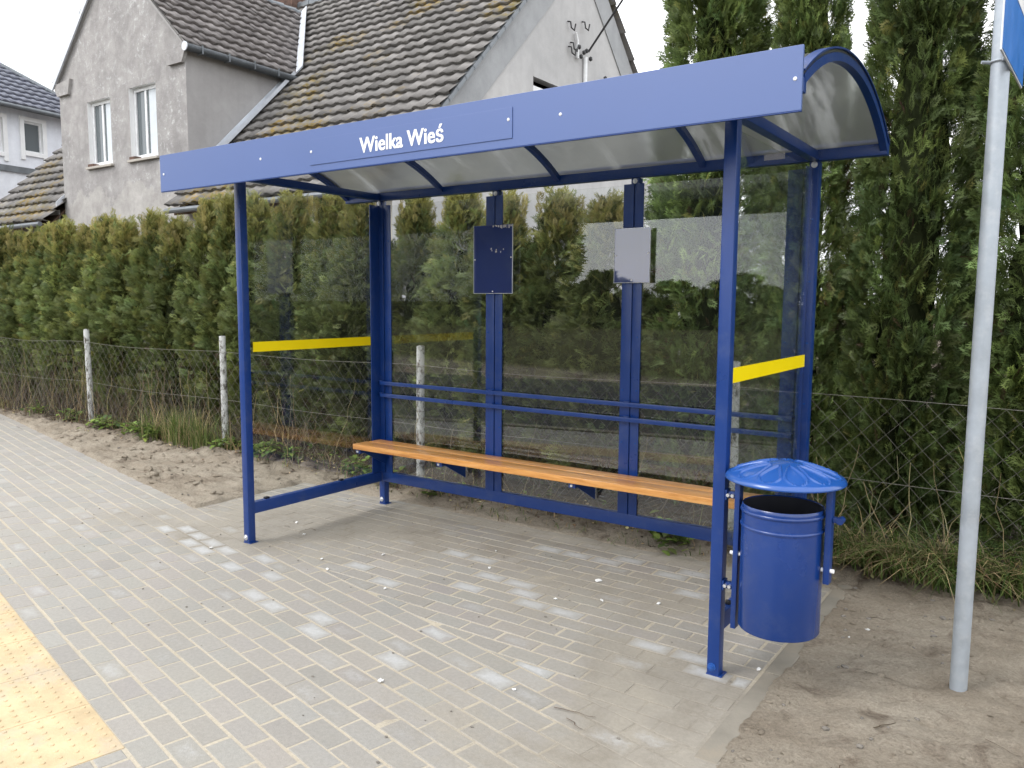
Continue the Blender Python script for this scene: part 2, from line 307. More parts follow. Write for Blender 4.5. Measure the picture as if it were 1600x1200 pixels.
# ------------------------------------------------------------------ mesh helpers
def link(name, me, mat, parent=None):
    o = bpy.data.objects.new(name, me); COL.objects.link(o)
    if mat is not None and not me.materials: me.materials.append(mat)
    if parent is not None: o.parent = parent; o.matrix_parent_inverse = parent_inv(parent)
    return o
def parent_inv(p):
    t = Matrix.Identity(4); q = p; chain = []
    while q: chain.append(q); q = q.parent
    for q in reversed(chain): t = t @ q.matrix_parent_inverse @ q.matrix_basis
    return t.inverted()
def thing(name, label, cat, loc=(0, 0, 0), group=None):
    o = bpy.data.objects.new(name, None); COL.objects.link(o); o.location = loc
    o.empty_display_size = .2
    o['label'] = label; o['category'] = cat
    if group: o['group'] = group
    return o
def tag(o, label=None, cat=None, group=None, kind=None):
    for k, v in (('label', label), ('category', cat), ('group', group), ('kind', kind)):
        if v: o[k] = v
    return o
class MB:
    def __init__(s): s.bm = bmesh.new()
    def box(s, x0, x1, y0, y1, z0, z1, bev=0, mat=None):
        t = bmesh.new()
        bmesh.ops.create_cube(t, size=1, matrix=Matrix.Translation(((x0 + x1) / 2, (y0 + y1) / 2, (z0 + z1) / 2)) @ Matrix.Diagonal((x1 - x0, y1 - y0, z1 - z0, 1)))
        if bev: bmesh.ops.bevel(t, geom=t.edges[:], offset=bev, segments=2, affect='EDGES', profile=.6)
        if mat: t.transform(mat)
        s.merge(t); return s
    def merge(s, t):
        me = bpy.data.meshes.new('tmp'); t.to_mesh(me); t.free(); s.bm.from_mesh(me); bpy.data.meshes.remove(me)
    def cyl(s, p0, p1, r0, r1=None, seg=16, caps=True):
        r1 = r0 if r1 is None else r1
        p0, p1 = Vector(p0), Vector(p1); d = p1 - p0
        t = bmesh.new(); q = d.to_track_quat('Z', 'Y').to_matrix().to_4x4()
        bmesh.ops.create_cone(t, cap_ends=caps, segments=seg, radius1=r0, radius2=r1, depth=d.length, matrix=Matrix.Translation((p0 + p1) / 2) @ q)
        s.merge(t); return s
    def ball(s, c, r, sc=(1, 1, 1), sub=2):
        t = bmesh.new(); bmesh.ops.create_icosphere(t, subdivisions=sub, radius=r, matrix=Matrix.Translation(c) @ Matrix.Diagonal((*sc, 1))); s.merge(t); return s
    def poly(s, pts):
        s.bm.faces.new([s.bm.verts.new(p) for p in pts]); return s
    def prism(s, pts, off):
        off = Vector(off); a = [s.bm.verts.new(p) for p in pts]; b = [s.bm.verts.new(Vector(p) + off) for p in pts]
        s.bm.faces.new(a); s.bm.faces.new(b[::-1]); n = len(pts)
        for i in range(n): s.bm.faces.new((a[i], b[i], b[(i + 1) % n], a[(i + 1) % n]))
        return s
    def lathe(s, prof, c, seg=48):
        rows = []
        for r, z in prof:
            rows.append([s.bm.verts.new((c[0] + r * math.cos(2 * math.pi * i / seg), c[1] + r * math.sin(2 * math.pi * i / seg), c[2] + z)) for i in range(seg)])
        for a, b in zip(rows, rows[1:]):
            for i in range(seg): s.bm.faces.new((a[i], a[(i + 1) % seg], b[(i + 1) % seg], b[i]))
        return s
    def tube(s, pts, r, seg=6):
        pts = [Vector(p) for p in pts]; rows = []
        for i, p in enumerate(pts):
            d = (pts[min(i + 1, len(pts) - 1)] - pts[max(i - 1, 0)]).normalized()
            q = d.to_track_quat('Z', 'Y'); rr = r[i] if isinstance(r, (list, tuple)) else r
            rows.append([s.bm.verts.new(p + q @ Vector((rr * math.cos(2 * math.pi * k / seg), rr * math.sin(2 * math.pi * k / seg), 0))) for k in range(seg)])
        for a, b in zip(rows, rows[1:]):
            for i in range(seg): s.bm.faces.new((a[i], a[(i + 1) % seg], b[(i + 1) % seg], b[i]))
        s.bm.faces.new(rows[0][::-1]); s.bm.faces.new(rows[-1]); return s
    def build(s, name, mat, parent=None, smooth=False, angle=35):
        bmesh.ops.recalc_face_normals(s.bm, faces=s.bm.faces[:])
        me = bpy.data.meshes.new(name); s.bm.to_mesh(me); s.bm.free()
        if smooth:
            me.polygons.foreach_set('use_smooth', [True] * len(me.polygons)); me.set_sharp_from_angle(angle=R(angle))
        return link(name, me, mat, parent)
def np_mesh(name, V, F, tint=None, smooth=False):
    """V (n,3), F (m,4) quads; tint (n,3) stored as a per-vertex colour."""
    me = bpy.data.meshes.new(name); V = np.asarray(V, np.float32); F = np.asarray(F, np.int32)
    k = F.shape[1]
    me.vertices.add(len(V)); me.vertices.foreach_set('co', V.ravel())
    me.loops.add(F.size); me.loops.foreach_set('vertex_index', F.ravel())
    me.polygons.add(len(F)); me.polygons.foreach_set('loop_start', np.arange(0, F.size, k, dtype=np.int32))
    if smooth: me.polygons.foreach_set('use_smooth', np.ones(len(F), bool))
    me.update(calc_edges=True); me.validate()
    if tint is not None:
        a = me.color_attributes.new('tint', 'FLOAT_COLOR', 'POINT')
        a.data.foreach_set('color', np.concatenate([np.asarray(tint, np.float32), np.ones((len(V), 1), np.float32)], 1).ravel())
    return me
def fbm(x, y, z=0, o=4): return noise.fractal((x, y, z), .6, 2.1, o)

# ------------------------------------------------------------------ camera
cd = bpy.data.cameras.new('camera'); cam = bpy.data.objects.new('camera', cd); COL.objects.link(cam); S.camera = cam
cd.sensor_width = 36; cd.lens = 27.963; cd.clip_end = 3000; cd.clip_start = .05
rx, ux, fx = Vector((.81927851, .57335877, .00651502)), Vector((-.06499861, .08157629, .99454537)), Vector((-.56969983, .81523312, -.10410122))
cam.matrix_world = Matrix(((rx.x, ux.x, -fx.x, 4.0948), (rx.y, ux.y, -fx.y, -3.02267), (rx.z, ux.z, -fx.z, 1.50502), (0, 0, 0, 1)))

# ------------------------------------------------------------------ light
w = bpy.data.worlds.new('World'); S.world = w; w.use_nodes = True
nt = w.node_tree; nt.nodes.clear()
SUN_EL, SUN_AZ = 42, 215      # azimuth clockwise from +Y
sky = nd(nt, 'ShaderNodeTexSky', sky_type='NISHITA', sun_disc=False); sky.sun_elevation = R(SUN_EL); sky.sun_rotation = R(SUN_AZ)
sky.air_density = 1.0; sky.dust_density = 2.0
tc = nd(nt, 'ShaderNodeTexCoord'); mp = nd(nt, 'ShaderNodeMapping'); mp.inputs['Scale'].default_value = (1, 1, 2.2); lk(nt, tc, 'Generated', mp, 0)
cn = noise_tex(nt, mp, 1.7, 6, .55, .3)
cl = ramp(nt, [(.3, (8.9, 9.25, 9.8)), (.62, (10.7, 10.75, 10.8))], cn)
cv = ramp(nt, [(.3, (.80,) * 3), (.6, (.96,) * 3)], cn)
out = mixc(nt, cv.outputs[0], sky.outputs[0], cl.outputs[0])
bg = nd(nt, 'ShaderNodeBackground'); bg.inputs['Strength'].default_value = .15; nt.links.new(out, bg.inputs['Color'])
wo = nd(nt, 'ShaderNodeOutputWorld'); lk(nt, bg, 0, wo, 0)
sd = bpy.data.lights.new('sun', 'SUN'); sd.energy = 1.1; sd.angle = R(22); sd.color = (1, .97, .93)
so = bpy.data.objects.new('sun', sd); COL.objects.link(so)
az = R(SUN_AZ); to_sun = Vector((math.sin(az) * math.cos(R(SUN_EL)), math.cos(az) * math.cos(R(SUN_EL)), math.sin(R(SUN_EL))))
so.rotation_euler = to_sun.to_track_quat('Z', 'Y').to_euler(); so.location = to_sun * 40
vs = S.view_settings; vs.view_transform = 'Standard'; vs.look = 'None'; vs.gamma = 1; vs.use_curve_mapping = False; vs.exposure = .64
S.render.engine = 'CYCLES'; cy = S.cycles
cy.max_bounces = 7; cy.diffuse_bounces = 5; cy.glossy_bounces = 3; cy.adaptive_threshold = .015; cy.transparent_max_bounces = 24; cy.transmission_bounces = 6; cy.caustics_reflective = False; cy.caustics_refractive = False
try: cy.use_denoising = True
except Exception: pass

# ------------------------------------------------------------------ ground & paving
WO = np.array([-1.0, .28]); WD = np.array([.9787, -.2055]); WP = np.array([-.2055, -.9787]); WW = 2.75
def walk_uv(x, y): return (x - WO[0]) * WD[0] + (y - WO[1]) * WD[1], (x - WO[0]) * WP[0] + (y - WO[1]) * WP[1]
def smooth(a, b, x):
    t = min(1, max(0, (x - a) / (b - a))); return t * t * (3 - 2 * t)
def ground_h(x, y):
    u, v = walk_uv(x, y)
    if v > WW + .1:                       # road side
        return -.22 if v < WW + 7 else -.14 + .5 * smooth(8, 16, v)
    d_walk = v                            # >0 on the footpath
    in_pad = (-1.0 < x < 3.24) and y < 1.3
    dx = max(-.95 - x, x - 3.18, 0); dy = max(y - 1.25, 0)
    d_pad = math.hypot(dx, dy)
    XK = 3.18; in_pad = (-.95 < x < XK) and y < 1.25
    if d_walk > .05 and x < XK: return -.07
    if in_pad: return -.07
    d = min(.05 - d_walk, d_pad) if x < 3.18 else d_pad
    e = smooth(0, .05, d)
    left = smooth(.6, -.8, x)
    n1 = fbm(x * 1.6, y * 2.2, 3); n2 = fbm(x * 5, y * 7.5, 9); n3 = noise.ridged_multi_fractal((x * 2.6, y * 6, 1), .9, 2.1, 4, 1, 2) - 1.0
    h = .004 + .012 * n1 + .010 * n2
    if x > 3: h += .007 * n3 + .007 * fbm(x * 13, y * 15, 5, 3) + .004 * max(0, fbm(x * 34, y * 38, 8, 2))
    h += left * (.014 + .013 * n3 + .014 * n2)
    h += .035 * smooth(1.28, 1.6, y) + .012 * smooth(1.2, 1.5, y) * n2
    if x > 3.24: h = h * smooth(-.1, .5, x - 3.2) + .004
    h = max(h, -.012)
    return -.07 + e * (.068 + h) if e < 1 else -.002 + h
def axis(lo, hi, fine, coarse):
    a = list(np.arange(lo, hi, fine)); b = [c for c in coarse if c < lo - .01 or c > hi + .01]
    return sorted(a + b)
gx = sorted(set([round(v, 4) for v in np.arange(-9.6, -1, .035)] + [round(v, 4) for v in np.arange(-1, 3.0, .06)] + [round(v, 4) for v in np.arange(3.0, 5.4, .018)])) ; gx = axis(99, 99, 1, gx + [-700, -400, -250, -150, -90, -60, -40, -30, -24, -19, -15.5, -13, -11.5, -10.5, -10, 6, 6.6, 7.5, 9, 12, 16, 24, 40, 70, 120, 250, 500])
gy = axis(-.9, 2.5, .022, [-700, -400, -250, -150, -90, -60, -40, -30, -24, -20, -17, -15, -13, -12, -11, -10, -9, -8, -7, -6, -5.2, -4.6, -4.1, -3.7, -3.4, -3.1, -2.8, -2.4, -2, -1.6, -1.2, 3.2, 3.8, 5, 7, 10, 15, 20, 30, 45, 70, 120, 250, 500])
nx, ny = len(gx), len(gy)
V = [(x, y, ground_h(x, y)) for y in gy for x in gx]
idx = np.arange(nx * ny).reshape(ny, nx)
F = np.stack([idx[:-1, :-1], idx[:-1, 1:], idx[1:, 1:], idx[1:, :-1]], -1).reshape(-1, 4)
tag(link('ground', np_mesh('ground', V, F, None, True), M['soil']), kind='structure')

def clip(poly, nx_, ny_, c):              # keep nx*x+ny*y <= c
    out = []
    for i in range(len(poly)):
        a, b = poly[i], poly[(i + 1) % len(poly)]
        da, db = nx_ * a[0] + ny_ * a[1] - c, nx_ * b[0] + ny_ * b[1] - c
        if da <= 0: out.append(a)
        if da * db < 0:
            t = da / (da - db); out.append((a[0] + t * (b[0] - a[0]), a[1] + t * (b[1] - a[1])))
    return out
# bricks that rain has washed clean: world positions
CLEAN = [(-.35,-.05),(-.45,-.12),(-.6,-.02),(-.33,-.22),(-.2,-.1),(-.72,-.14),(.05,-.25),(-.05,-.3),(-.5,-.3),(.35,-.2),(.55,-.3),(.35,-.38),(.9,.12),(1.15,.62),(1.4,.62),(1.55,.35),(1.75,.4),(1.6,.22),
         (1.9,.3),(2.0,.12),(2.15,.12),(2.3,.18),(1.25,-.02),(2.45,-.42),(2.7,.05),(2.85,.02),(2.95,.1),(3.05,-.02),(2.8,-.1),(.8,-.55),(1.0,-.62),(1.25,-.5),(1.4,-.72),(2.3,-.62),(1.9,-.62),(1.8,-.42),(.3,-.75),(2.0,.95),(2.2,.9),(2.4,.95),(2.6,.85),(1.8,1.05),(2.1,1.1),(2.5,1.12),(2.75,.98),(1.6,1.0)]
def is_clean(x, y, r=.075): return any((x - a) ** 2 + (y - b) ** 2 < r * r for a, b in CLEAN)
def film(x, y):
    """how much dirt covers the pavers here, 0..1"""
    def bl(cx, cy_, rx_, ry_, a): return a * math.exp(-((x - cx) / rx_) ** 2 - ((y - cy_) / ry_) ** 2)
    m = bl(2.95, -.25, .36, .32, 1.1) + bl(3.35, -.95, .62, .45, 1.4) + bl(-.3, .5, .6, .45, .95) + bl(.5, .6, .5, .45, .4) + bl(-.2, -.05, .5, .22, .75)
    m += bl(1.25, .75, .9, .4, .38) + bl(2.2, .35, .5, .3, .28) + bl(1.6, 1.3, 2.2, .14, .8) + bl(2.4, .0, .3, .2, .5) + bl(2.15, -.95, .25, .2, .35) + bl(2.6, .6, .5, .4, .28) + bl(-1.2, -.1, .6, .25, .35) + .10
    n = fbm(x * 2.3, y * 2.3, 4); n2 = fbm(x * 8, y * 8, 2)
    return min(1, max(0, m * (1 + .4 * n) + .10 * n + .10 * n2))
class Bricks:
    def __init__(s): s.V = []; s.F = []; s.T = []; s.K = []
    def add(s, poly, col, z):
        n = len(poly); cx = sum(p[0] for p in poly) / n; cy_ = sum(p[1] for p in poly) / n
        if n < 3: return
        ar = abs(sum(poly[i][0] * poly[(i + 1) % n][1] - poly[(i + 1) % n][0] * poly[i][1] for i in range(n))) / 2
        if ar < .0015: return
        tx, ty = rng.gauss(0, .0035), rng.gauss(0, .0035)
        b = len(s.V); ins = .0035; cl = 1.0 if is_clean(cx, cy_) else (.55 * rng.random() if rng.random() < .22 else 0)
        for p in poly: s.V.append((p[0], p[1], -.05)); s.K.append((film(p[0], p[1]), 0, 0))
        for p in poly: k = film(p[0], p[1]); s.V.append((p[0], p[1], z - .0032 * (1 - .9 * k) + tx * (p[0] - cx) + ty * (p[1] - cy_))); s.K.append((k, 0, 0))
        for p in poly:
            d = math.hypot(p[0] - cx, p[1] - cy_); k = 1 - ins / max(d, .01) * 1.25
            q = (cx + (p[0] - cx) * k, cy_ + (p[1] - cy_) * k); s.V.append((q[0], q[1], z + tx * (q[0] - cx) + ty * (q[1] - cy_))); s.K.append((film(*q), cl * .34, 0))
        for p in poly:
            q = (cx + (p[0] - cx) * .36, cy_ + (p[1] - cy_) * .30); s.V.append((q[0], q[1], z + tx * (q[0] - cx) + ty * (q[1] - cy_))); s.K.append((film(*q), cl * rng.uniform(.7, 1), 0))
        s.T += [col] * (4 * n)
        for i in range(n):
            j = (i + 1) % n
            for o in (0, n, 2 * n): s.F.append((b + o + i, b + o + j, b + o + n + j, b + o + n + i))
        s.F.append(tuple(b + 3 * n + i for i in range(n)))
    def build(s, name):
        me = bpy.data.meshes.new(name); me.from_pydata(s.V, [], s.F); me.update()
        for nm, arr in (('tint', s.T), ('mask', s.K)):
            a = me.color_attributes.new(nm, 'FLOAT_COLOR', 'POINT')
            a.data.foreach_set('color', np.concatenate([np.array(arr, np.float32), np.ones((len(s.V), 1), np.float32)], 1).ravel())
        return link(name, me, M['brick'])
def brick_col(x, y):
    k = rng.gauss(1, .035)
    c = np.array([.280, .264, .240]) * k
    c = c * (1 + .05 * np.array([rng.gauss(0, .25), 0, rng.gauss(0, .25)]))
    if rng.random() < .04: c = c * 1.13
    return tuple(c)
# tactile strip in walk coords
TA0, TA1, TAE = 1.395, 1.80, walk_uv(1.58, -1.686)[0]
bk = Bricks(); J = .0047
nrow = int(WW / .1)
for r in range(nrow):
    v0 = r * .1
    for k in range(-70, 48):
        u0 = k * .2 + (.1 if r % 2 else 0) + rng.gauss(0, .002)
        wob = rng.gauss(0, .0015)
        rect = [(u0 + J, v0 + J + wob), (u0 + .2 - J, v0 + J + wob), (u0 + .2 - J, v0 + .1 - J + wob), (u0 + J, v0 + .1 - J + wob)]
        if v0 + .1 > TA0 and v0 < TA1 and u0 < TAE:
            pieces = []
            pieces.append(clip(rect, 0, 1, TA0 - .004)); pieces.append(clip(rect, 0, -1, -TA1 - .004)); 
            q = clip(rect, -1, 0, -TAE - .004)
            if q: q = clip(clip(q, 0, 1, TA1), 0, -1, -TA0); pieces.append(q)
        else: pieces = [rect]
        for pc in pieces:
            if len(pc) < 3: continue
            wp = [tuple(WO + WD * a + WP * b) for a, b in pc]
            cx, cy_ = wp[0][0] + .1 * WD[0], wp[0][1]
            cx = sum(p[0] for p in wp) / len(wp); cy_ = sum(p[1] for p in wp) / len(wp)
            bk.add(wp, brick_col(cx, cy_), rng.gauss(0, .0005))
tag(bk.build('footpath'), kind='structure')
bk = Bricks()
sa = (-WP[0], -WP[1], -(WP[0] * WO[0] + WP[1] * WO[1]))
for r in range(-10, 13):
    y0 = .0 + r * .1 + .03
    for k in range(-6, 17):
        x0 = k * .2 + (.1 if r % 2 else 0) - .022 + rng.gauss(0, .002)
        rect = [(x0 + J, y0 + J), (x0 + .2 - J, y0 + J), (x0 + .2 - J, y0 + .1 - J), (x0 + J, y0 + .1 - J)]
        # keep the far side of the seam: WP.(p-WO) <= -0.004
        rect = clip(rect, WP[0], WP[1], WP[0] * WO[0] + WP[1] * WO[1] - .004)
        rect = clip(rect, 1, 0, 3.148) if rect else rect
        rect = clip(rect, -1, 0, 1.0) if rect else rect
        if len(rect) < 3: continue
        cx = sum(p[0] for p in rect) / len(rect); cy_ = sum(p[1] for p in rect) / len(rect)
        bk.add(rect, brick_col(cx, cy_), rng.gauss(0, .0005))
tag(bk.build('shelter_pad'), kind='structure')
fx_ = axis(-2.6, 4.6, .018, [-15, -12, -10, -8, -7, -6, -5, -4.5, -4, -3.6, -3.2, -2.9, 5, 5.5, 6.5, 8]); fy = axis(-1.75, 1.42, .018, [-5, -4, -3.4, -3, -2.7, -2.4, -2.1, -1.9, 1.8, 2.4, 3.2])
V = []; ok = []; FK = []
for y in fy:
    for x in fx_:
        u, v = walk_uv(x, y)
        inside = (-.03 < v < WW) or ((-1.04 < x < 3.2) and v <= 0 and y < 1.36)
        ok.append(inside); fine = -2.6 <= x <= 4.6 and -1.75 <= y <= 1.42
        k = film(x, y) if fine else .1
        V.append((x, y, -.0024 + .0016 * k + .0005 * fbm(x * 30, y * 30, 7, 2) if fine else -.0024)); FK.append((k, 0, 0))
ok = np.array(ok); n1 = len(fx_); idx = np.arange(len(V)).reshape(len(fy), n1)
F = np.stack([idx[:-1, :-1], idx[:-1, 1:], idx[1:, 1:], idx[1:, :-1]], -1).reshape(-1, 4)
F = F[ok[F].all(1)]
me = np_mesh('sand_film', V, F, None, True); a = me.color_attributes.new('mask', 'FLOAT_COLOR', 'POINT')
a.data.foreach_set('color', np.concatenate([np.array(FK, np.float32), np.ones((len(V), 1), np.float32)], 1).ravel())
tag(link('sand_film', me, M['sand']), kind='structure')
# kerb edging on the right of the pad, kerb along the road, road
b = MB()
for i in range(3):
    y0 = -.62 + i * .75; b.box(3.162, 3.242, y0, min(1.42, y0 + .745), -.15, .001 + .0015 * i, .004)
tag(b.build('edging_kerb', M['kerb']), kind='structure')
WA = math.atan2(WD[1], WD[0]); WM = Matrix.Translation((WO[0], WO[1], 0)) @ Matrix.Rotation(WA, 4, 'Z')
b = MB()
for k in range(-14, 10): b.box(k, k + .995, -WW - .15, -WW - .005, -.3, .01, .012, WM)
tag(b.build('road_kerb', M['kerb']), kind='structure')
b = MB(); b.box(-150, 120, -WW - 6.6, -WW - .152, -.3, -.105, 0, WM); tag(b.build('road', M['asphalt']), kind='structure')
# tactile slabs
b = MB()
for k in range(int((TAE + 9) / .4) + 1):
    u1 = TAE - k * .4; u0 = u1 - .397
    b.box(u0, u1, -TA1, -TA0, -.05, .001 + rng.gauss(0, .0006), .003, WM)
t = b
for i in range(int(4.2 / .05)):
    for j in range(8):
        u, v = TAE - .028 - i * .05, TA0 + .027 + j * .05
        p = WO + WD * u + WP * v; rr = rng.uniform(.011, .0135)
        t.cyl((p[0], p[1], -.004), (p[0], p[1], .0045 + rng.gauss(0, .0006)), rr, rr * .62, 8)
tag(t.build('tactile_paving', M['tactile'], None, True, 50), kind='structure')

# ------------------------------------------------------------------ bus shelter
sh = thing('bus_shelter', 'blue steel bus shelter with glass walls, wooden bench and arched translucent roof', 'bus shelter', (1.5, .6, 0))
def bolt(mb, p, r=.011, d=(0, -1, 0), h=.008):
    p = Vector(p); d = Vector(d); mb.cyl(p, p + d * .003, r * 1.45, None, 16); mb.cyl(p + d * .003, p + d * h, r, None, 6); mb.cyl(p + d * h, p + d * (h + .005), r * .5, None, 8)
HB = .025
for x, y, front in ((0, 0, 1), (3, 0, 1), (0, 1.19, 0), (3, 1.19, 0)):
    b = MB(); b.box(x - HB, x + HB, y - HB, y + HB, 0.0, 2.205, .004)
    po = b.build('post', M['blue'], sh, True)
    b = MB(); bolt(b, (x - .004, y - HB, .035), .012); b.build('bolt', M['zinc'] if not (x == 3 and front) else M['blue_lid'], po, True)
    b = MB(); b.box(x - HB - .002, x + HB + .014, y - HB - .002, y + HB + .008, -.004, .0045, .001); b.build('base_plate', M['blue'], po)
    if not front:
        b = MB(); bolt(b, (x, y - HB, 2.19), .011); b.build('bolt', M['zinc'], po, True)
for x in (1.03, 2.015):
    b = MB(); b.box(x - HB, x + HB, 1.165, 1.215, .178, 2.205, .004); mu = b.build('mullion', M['blue'], sh, True)
    b = MB(); bolt(b, (x, 1.165, 2.187), .010); b.build('bolt', M['zinc'], mu, True)
# clamp strips in front of the glass
def clamp(x0, x1, z0=.25, z1=2.17):
    xm = (x0 + x1) / 2 + .006
    b = MB(); b.box(x0, xm - .004, 1.148, 1.156, z0, z1, .0015); b.box(xm + .004, x1, 1.148, 1.156, z0, z1, .0015); b.box(xm - .012, xm + .012, 1.157, 1.163, z0, z1, .001)
    o = b.build('clamp_strip', M['blue'], sh, True)
    b = MB()
    for z in np.arange(z0 + .12, z1, .31):
        for xx in (x0 + .018, x1 - .018):
            b = MB(); b.cyl((xx, 1.148, z), (xx, 1.144, z), .0055, .0045, 8); b.build('screw', M['blue_lid'], o, True)
clamp(.968, 1.098); clamp(1.953, 2.078); clamp(-.024, .122); clamp(2.878, 3.024)
for sx_, x in ((1, 0), (-1, 3)):
    b = MB(); xx = x + sx_ * .006
    b.box(min(xx, xx + sx_ * .006), max(xx, xx + sx_ * .006), 1.06, 1.147, .25, 2.17, .0015); b.build('clamp_strip', M['blue'], sh, True)
# glazing
for x0, x1 in ((.03, 1.024), (1.04, 2.009), (2.025, 2.97)):
    b = MB(); b.box(x0, x1, 1.1585, 1.1625, .252, 2.165); b.build('glass_pane', M['glass'], sh)
for x, yend in ((0.0, 0), (3.0, 0)):
    b = MB(); b.box(x - .002, x + .002, .026, 1.145, .252, 2.165); g = b.build('glass_pane', M['glass'], sh)
    b = MB(); s_ = .0022
    b.box(x + s_, x + s_ + .0012, .06 if x < 1 else .085, 1.12 if x < 1 else 1.16 - .03, 1.182, 1.243); b.build('warning_strip', M['yellow'], g)
# rails
b = MB(); b.box(.026, 2.974, 1.15, 1.19, .178, .25, .003); b.build('bottom_rail', M['blue'], sh, True)
for x in (0, 3):
    b = MB(); b.box(x - .02, x + .02, .026, 1.146, .178, .25, .003); br = b.build('bottom_rail', M['blue'], sh, True)
    for yy in (.12, .75): b = MB(); b.box(x - .016, x + .01, yy, yy + .03, .25, .262, .003); b.build('glass_clip', M['black'], br)
b = MB(); bolt(b, (0.004, 1.126, .214), .009, (1, 0, 0)); b.build('bolt', M['zinc'], sh, True)
for z0 in (.906, .818):
    b = MB(); b.box(.04, 2.96, 1.108, 1.128, z0 - .010, z0 + .016, .003); r_ = b.build('backrest_rail', M['blue'], sh, True)
    for x in (.05, 1.03, 2.015, 2.95):
        b = MB(); b.box(x - .022, x + .022, 1.128, 1.148, z0 - .006, z0 + .012, .002); b.box(x - .02, x + .02, 1.106, 1.126, z0 + .016, z0 + .022, .001); b.build('rail_bracket', M['blue'], r_)
# bench
for i, (y0, y1, x0) in enumerate(((.85, .982, .028), (.988, 1.10, .046))):
    b = MB(); b.box(x0, 2.972, y0, y1, .462, .50, .005); b.build('seat_board', M['wood'], sh, True)
for x in (.06, .80, 1.80, 2.9):
    b = MB(); b.box(x - .022, x + .022, .87, 1.10, .432, .4605, .002); b.prism([(x - .003, .92, .432), (x - .003, 1.145, .432), (x - .003, 1.145, .31)], (.006, 0, 0))
    bb = b.build('bench_bracket', M['blue'], sh)
    b = MB(); b.cyl((x, .878, .446), (x, .862, .446), .008, None, 8); b.build('bolt', M['zinc'], bb, True)
# timetable boards
for x0, x1, z0, z1, lab, yb in ((.893, 1.197, 1.552, 1.983, 'larger dark blue poster board with pale flecks', 1.118), (1.915, 2.137, 1.613, 1.921, 'smaller glossy blue poster board mirroring the sky', 1.122)):
    b = MB(); b.box(x0, x1, yb, yb + .006, z0, z1, .0015); bo = b.build('poster_board', M['gloss_blue'] if 'gloss_blue' in M else M['blue'], sh); bo['label'] = lab
    b = MB(); b.box(x0 + .09, x1 - .09, yb + .006, 1.147, z0 + .05, z1 - .05, .001); b.build('spacer', M['blue'], bo)
    xm = (x0 + x1) / 2; zm = (z0 + z1) / 2
    for p in ((x0 + .009, zm), (x1 - .009, zm + .01), (xm, z0 + .012)): b = MB(); b.cyl((p[0], yb, p[1]), (p[0], yb - .003, p[1]), .0045, None, 10); b.build('rivet', M['white'], bo)
    b = MB(); e = .0022
    b.box(x0 - e, x0, yb - .001, yb + .006, z0 - e, z1 + e); b.box(x1, x1 + e, yb - .001, yb + .006, z0 - e, z1 + e); b.box(x0, x1, yb - .001, yb + .006, z0 - e, z0)
    b.build('edge_trim', M['zincsheet'], bo)
    if x0 < 1:  # small pale flecks along the top edge and in the upper middle
        rr = random.Random(3)
        for i in range(11):
            x = x0 + .15 + i * .0135 + rr.random() * .006; b = MB(); b.box(x, x + rr.uniform(.003, .010), yb - .0012, yb - .0002, z1 - rr.uniform(.006, .026), z1 - .003); b.build('pale_fleck', M['label'], bo)
        for i in range(8):
            x = xm - .01 + rr.gauss(0.02, .028); z = z1 - .15 - rr.random() * .025; b = MB(); b.box(x, x + .005, yb - .0012, yb - .0002, z, z + rr.uniform(.003, .013)); b.build('pale_fleck', M['label'], bo)
# roof frame
def beam(name, *a):
    b = MB(); b.box(*a, .004); return b.build(name, M['blue'], sh, True)
for x in (0, 3): beam('side_beam', x - .024, x + .024, -.288, 1.156, 2.206, 2.252)
bb = beam('back_beam', -.333, 3.333, 1.157, 1.207, 2.2065, 2.262)
b = MB(); b.box(2.75, 2.855, 1.1545, 1.1565, 2.231, 2.275, .0005); b.build('label_plate', M['label'], bb)
beam('front_beam', -.333, 3.333, -.289, -.249, 2.19, 2.238)
b = MB(); b.box(-.333, 3.333, 1.168, 1.20, 2.2705, 2.285, .002); b.build('eave_channel', M['blue'], sh)
RC, ZC, RR = .45, 1.081, 1.374
A0 = math.acos(.73 / RR)
def arc(r, n=28, a0=A0): return [(RC - r * math.cos(a0 + (math.pi - 2 * a0) * i / n), ZC + r * math.sin(a0 + (math.pi - 2 * a0) * i / n)) for i in range(n + 1)]
def arch_band(x0, x1, r0, r1, ns=28, a0=A0):
    b = MB(); A, B = arc(r0, ns, a0), arc(r1, ns, a0); rows = []
    for (ya, za), (yb, zb) in zip(A, B): rows.append([b.bm.verts.new(p) for p in ((x0, ya, za), (x1, ya, za), (x1, yb, zb), (x0, yb, zb))])
    for a, c in zip(rows, rows[1:]):
        for i in range(4): b.bm.faces.new((a[i], a[(i + 1) % 4], c[(i + 1) % 4], c[i]))
    b.bm.faces.new(rows[0]); b.bm.faces.new(rows[-1][::-1]); return b
rx_ = [-.333 + .91667 * i for i in range(5)]
for i, x in enumerate(rx_):
    ww = .016; x_ = x + (.016 if i == 0 else -.016 if i == 4 else 0)
    r_ = arch_band(x_ - ww, x_ + ww, RR - .030, RR, 32).build('roof_rib', M['blue'], sh, True)
    if i in (0, 4): arch_band(x_ - .02, x_ + .02, RR + .0125, RR + .019, 32).build('edge_trim', M['blue'], r_, True)
for i in range(4):
    arch_band(rx_[i] + .003, rx_[i + 1] - .003, RR + .001, RR + .011, 40).build('roof_panel', M['poly'], sh, True)
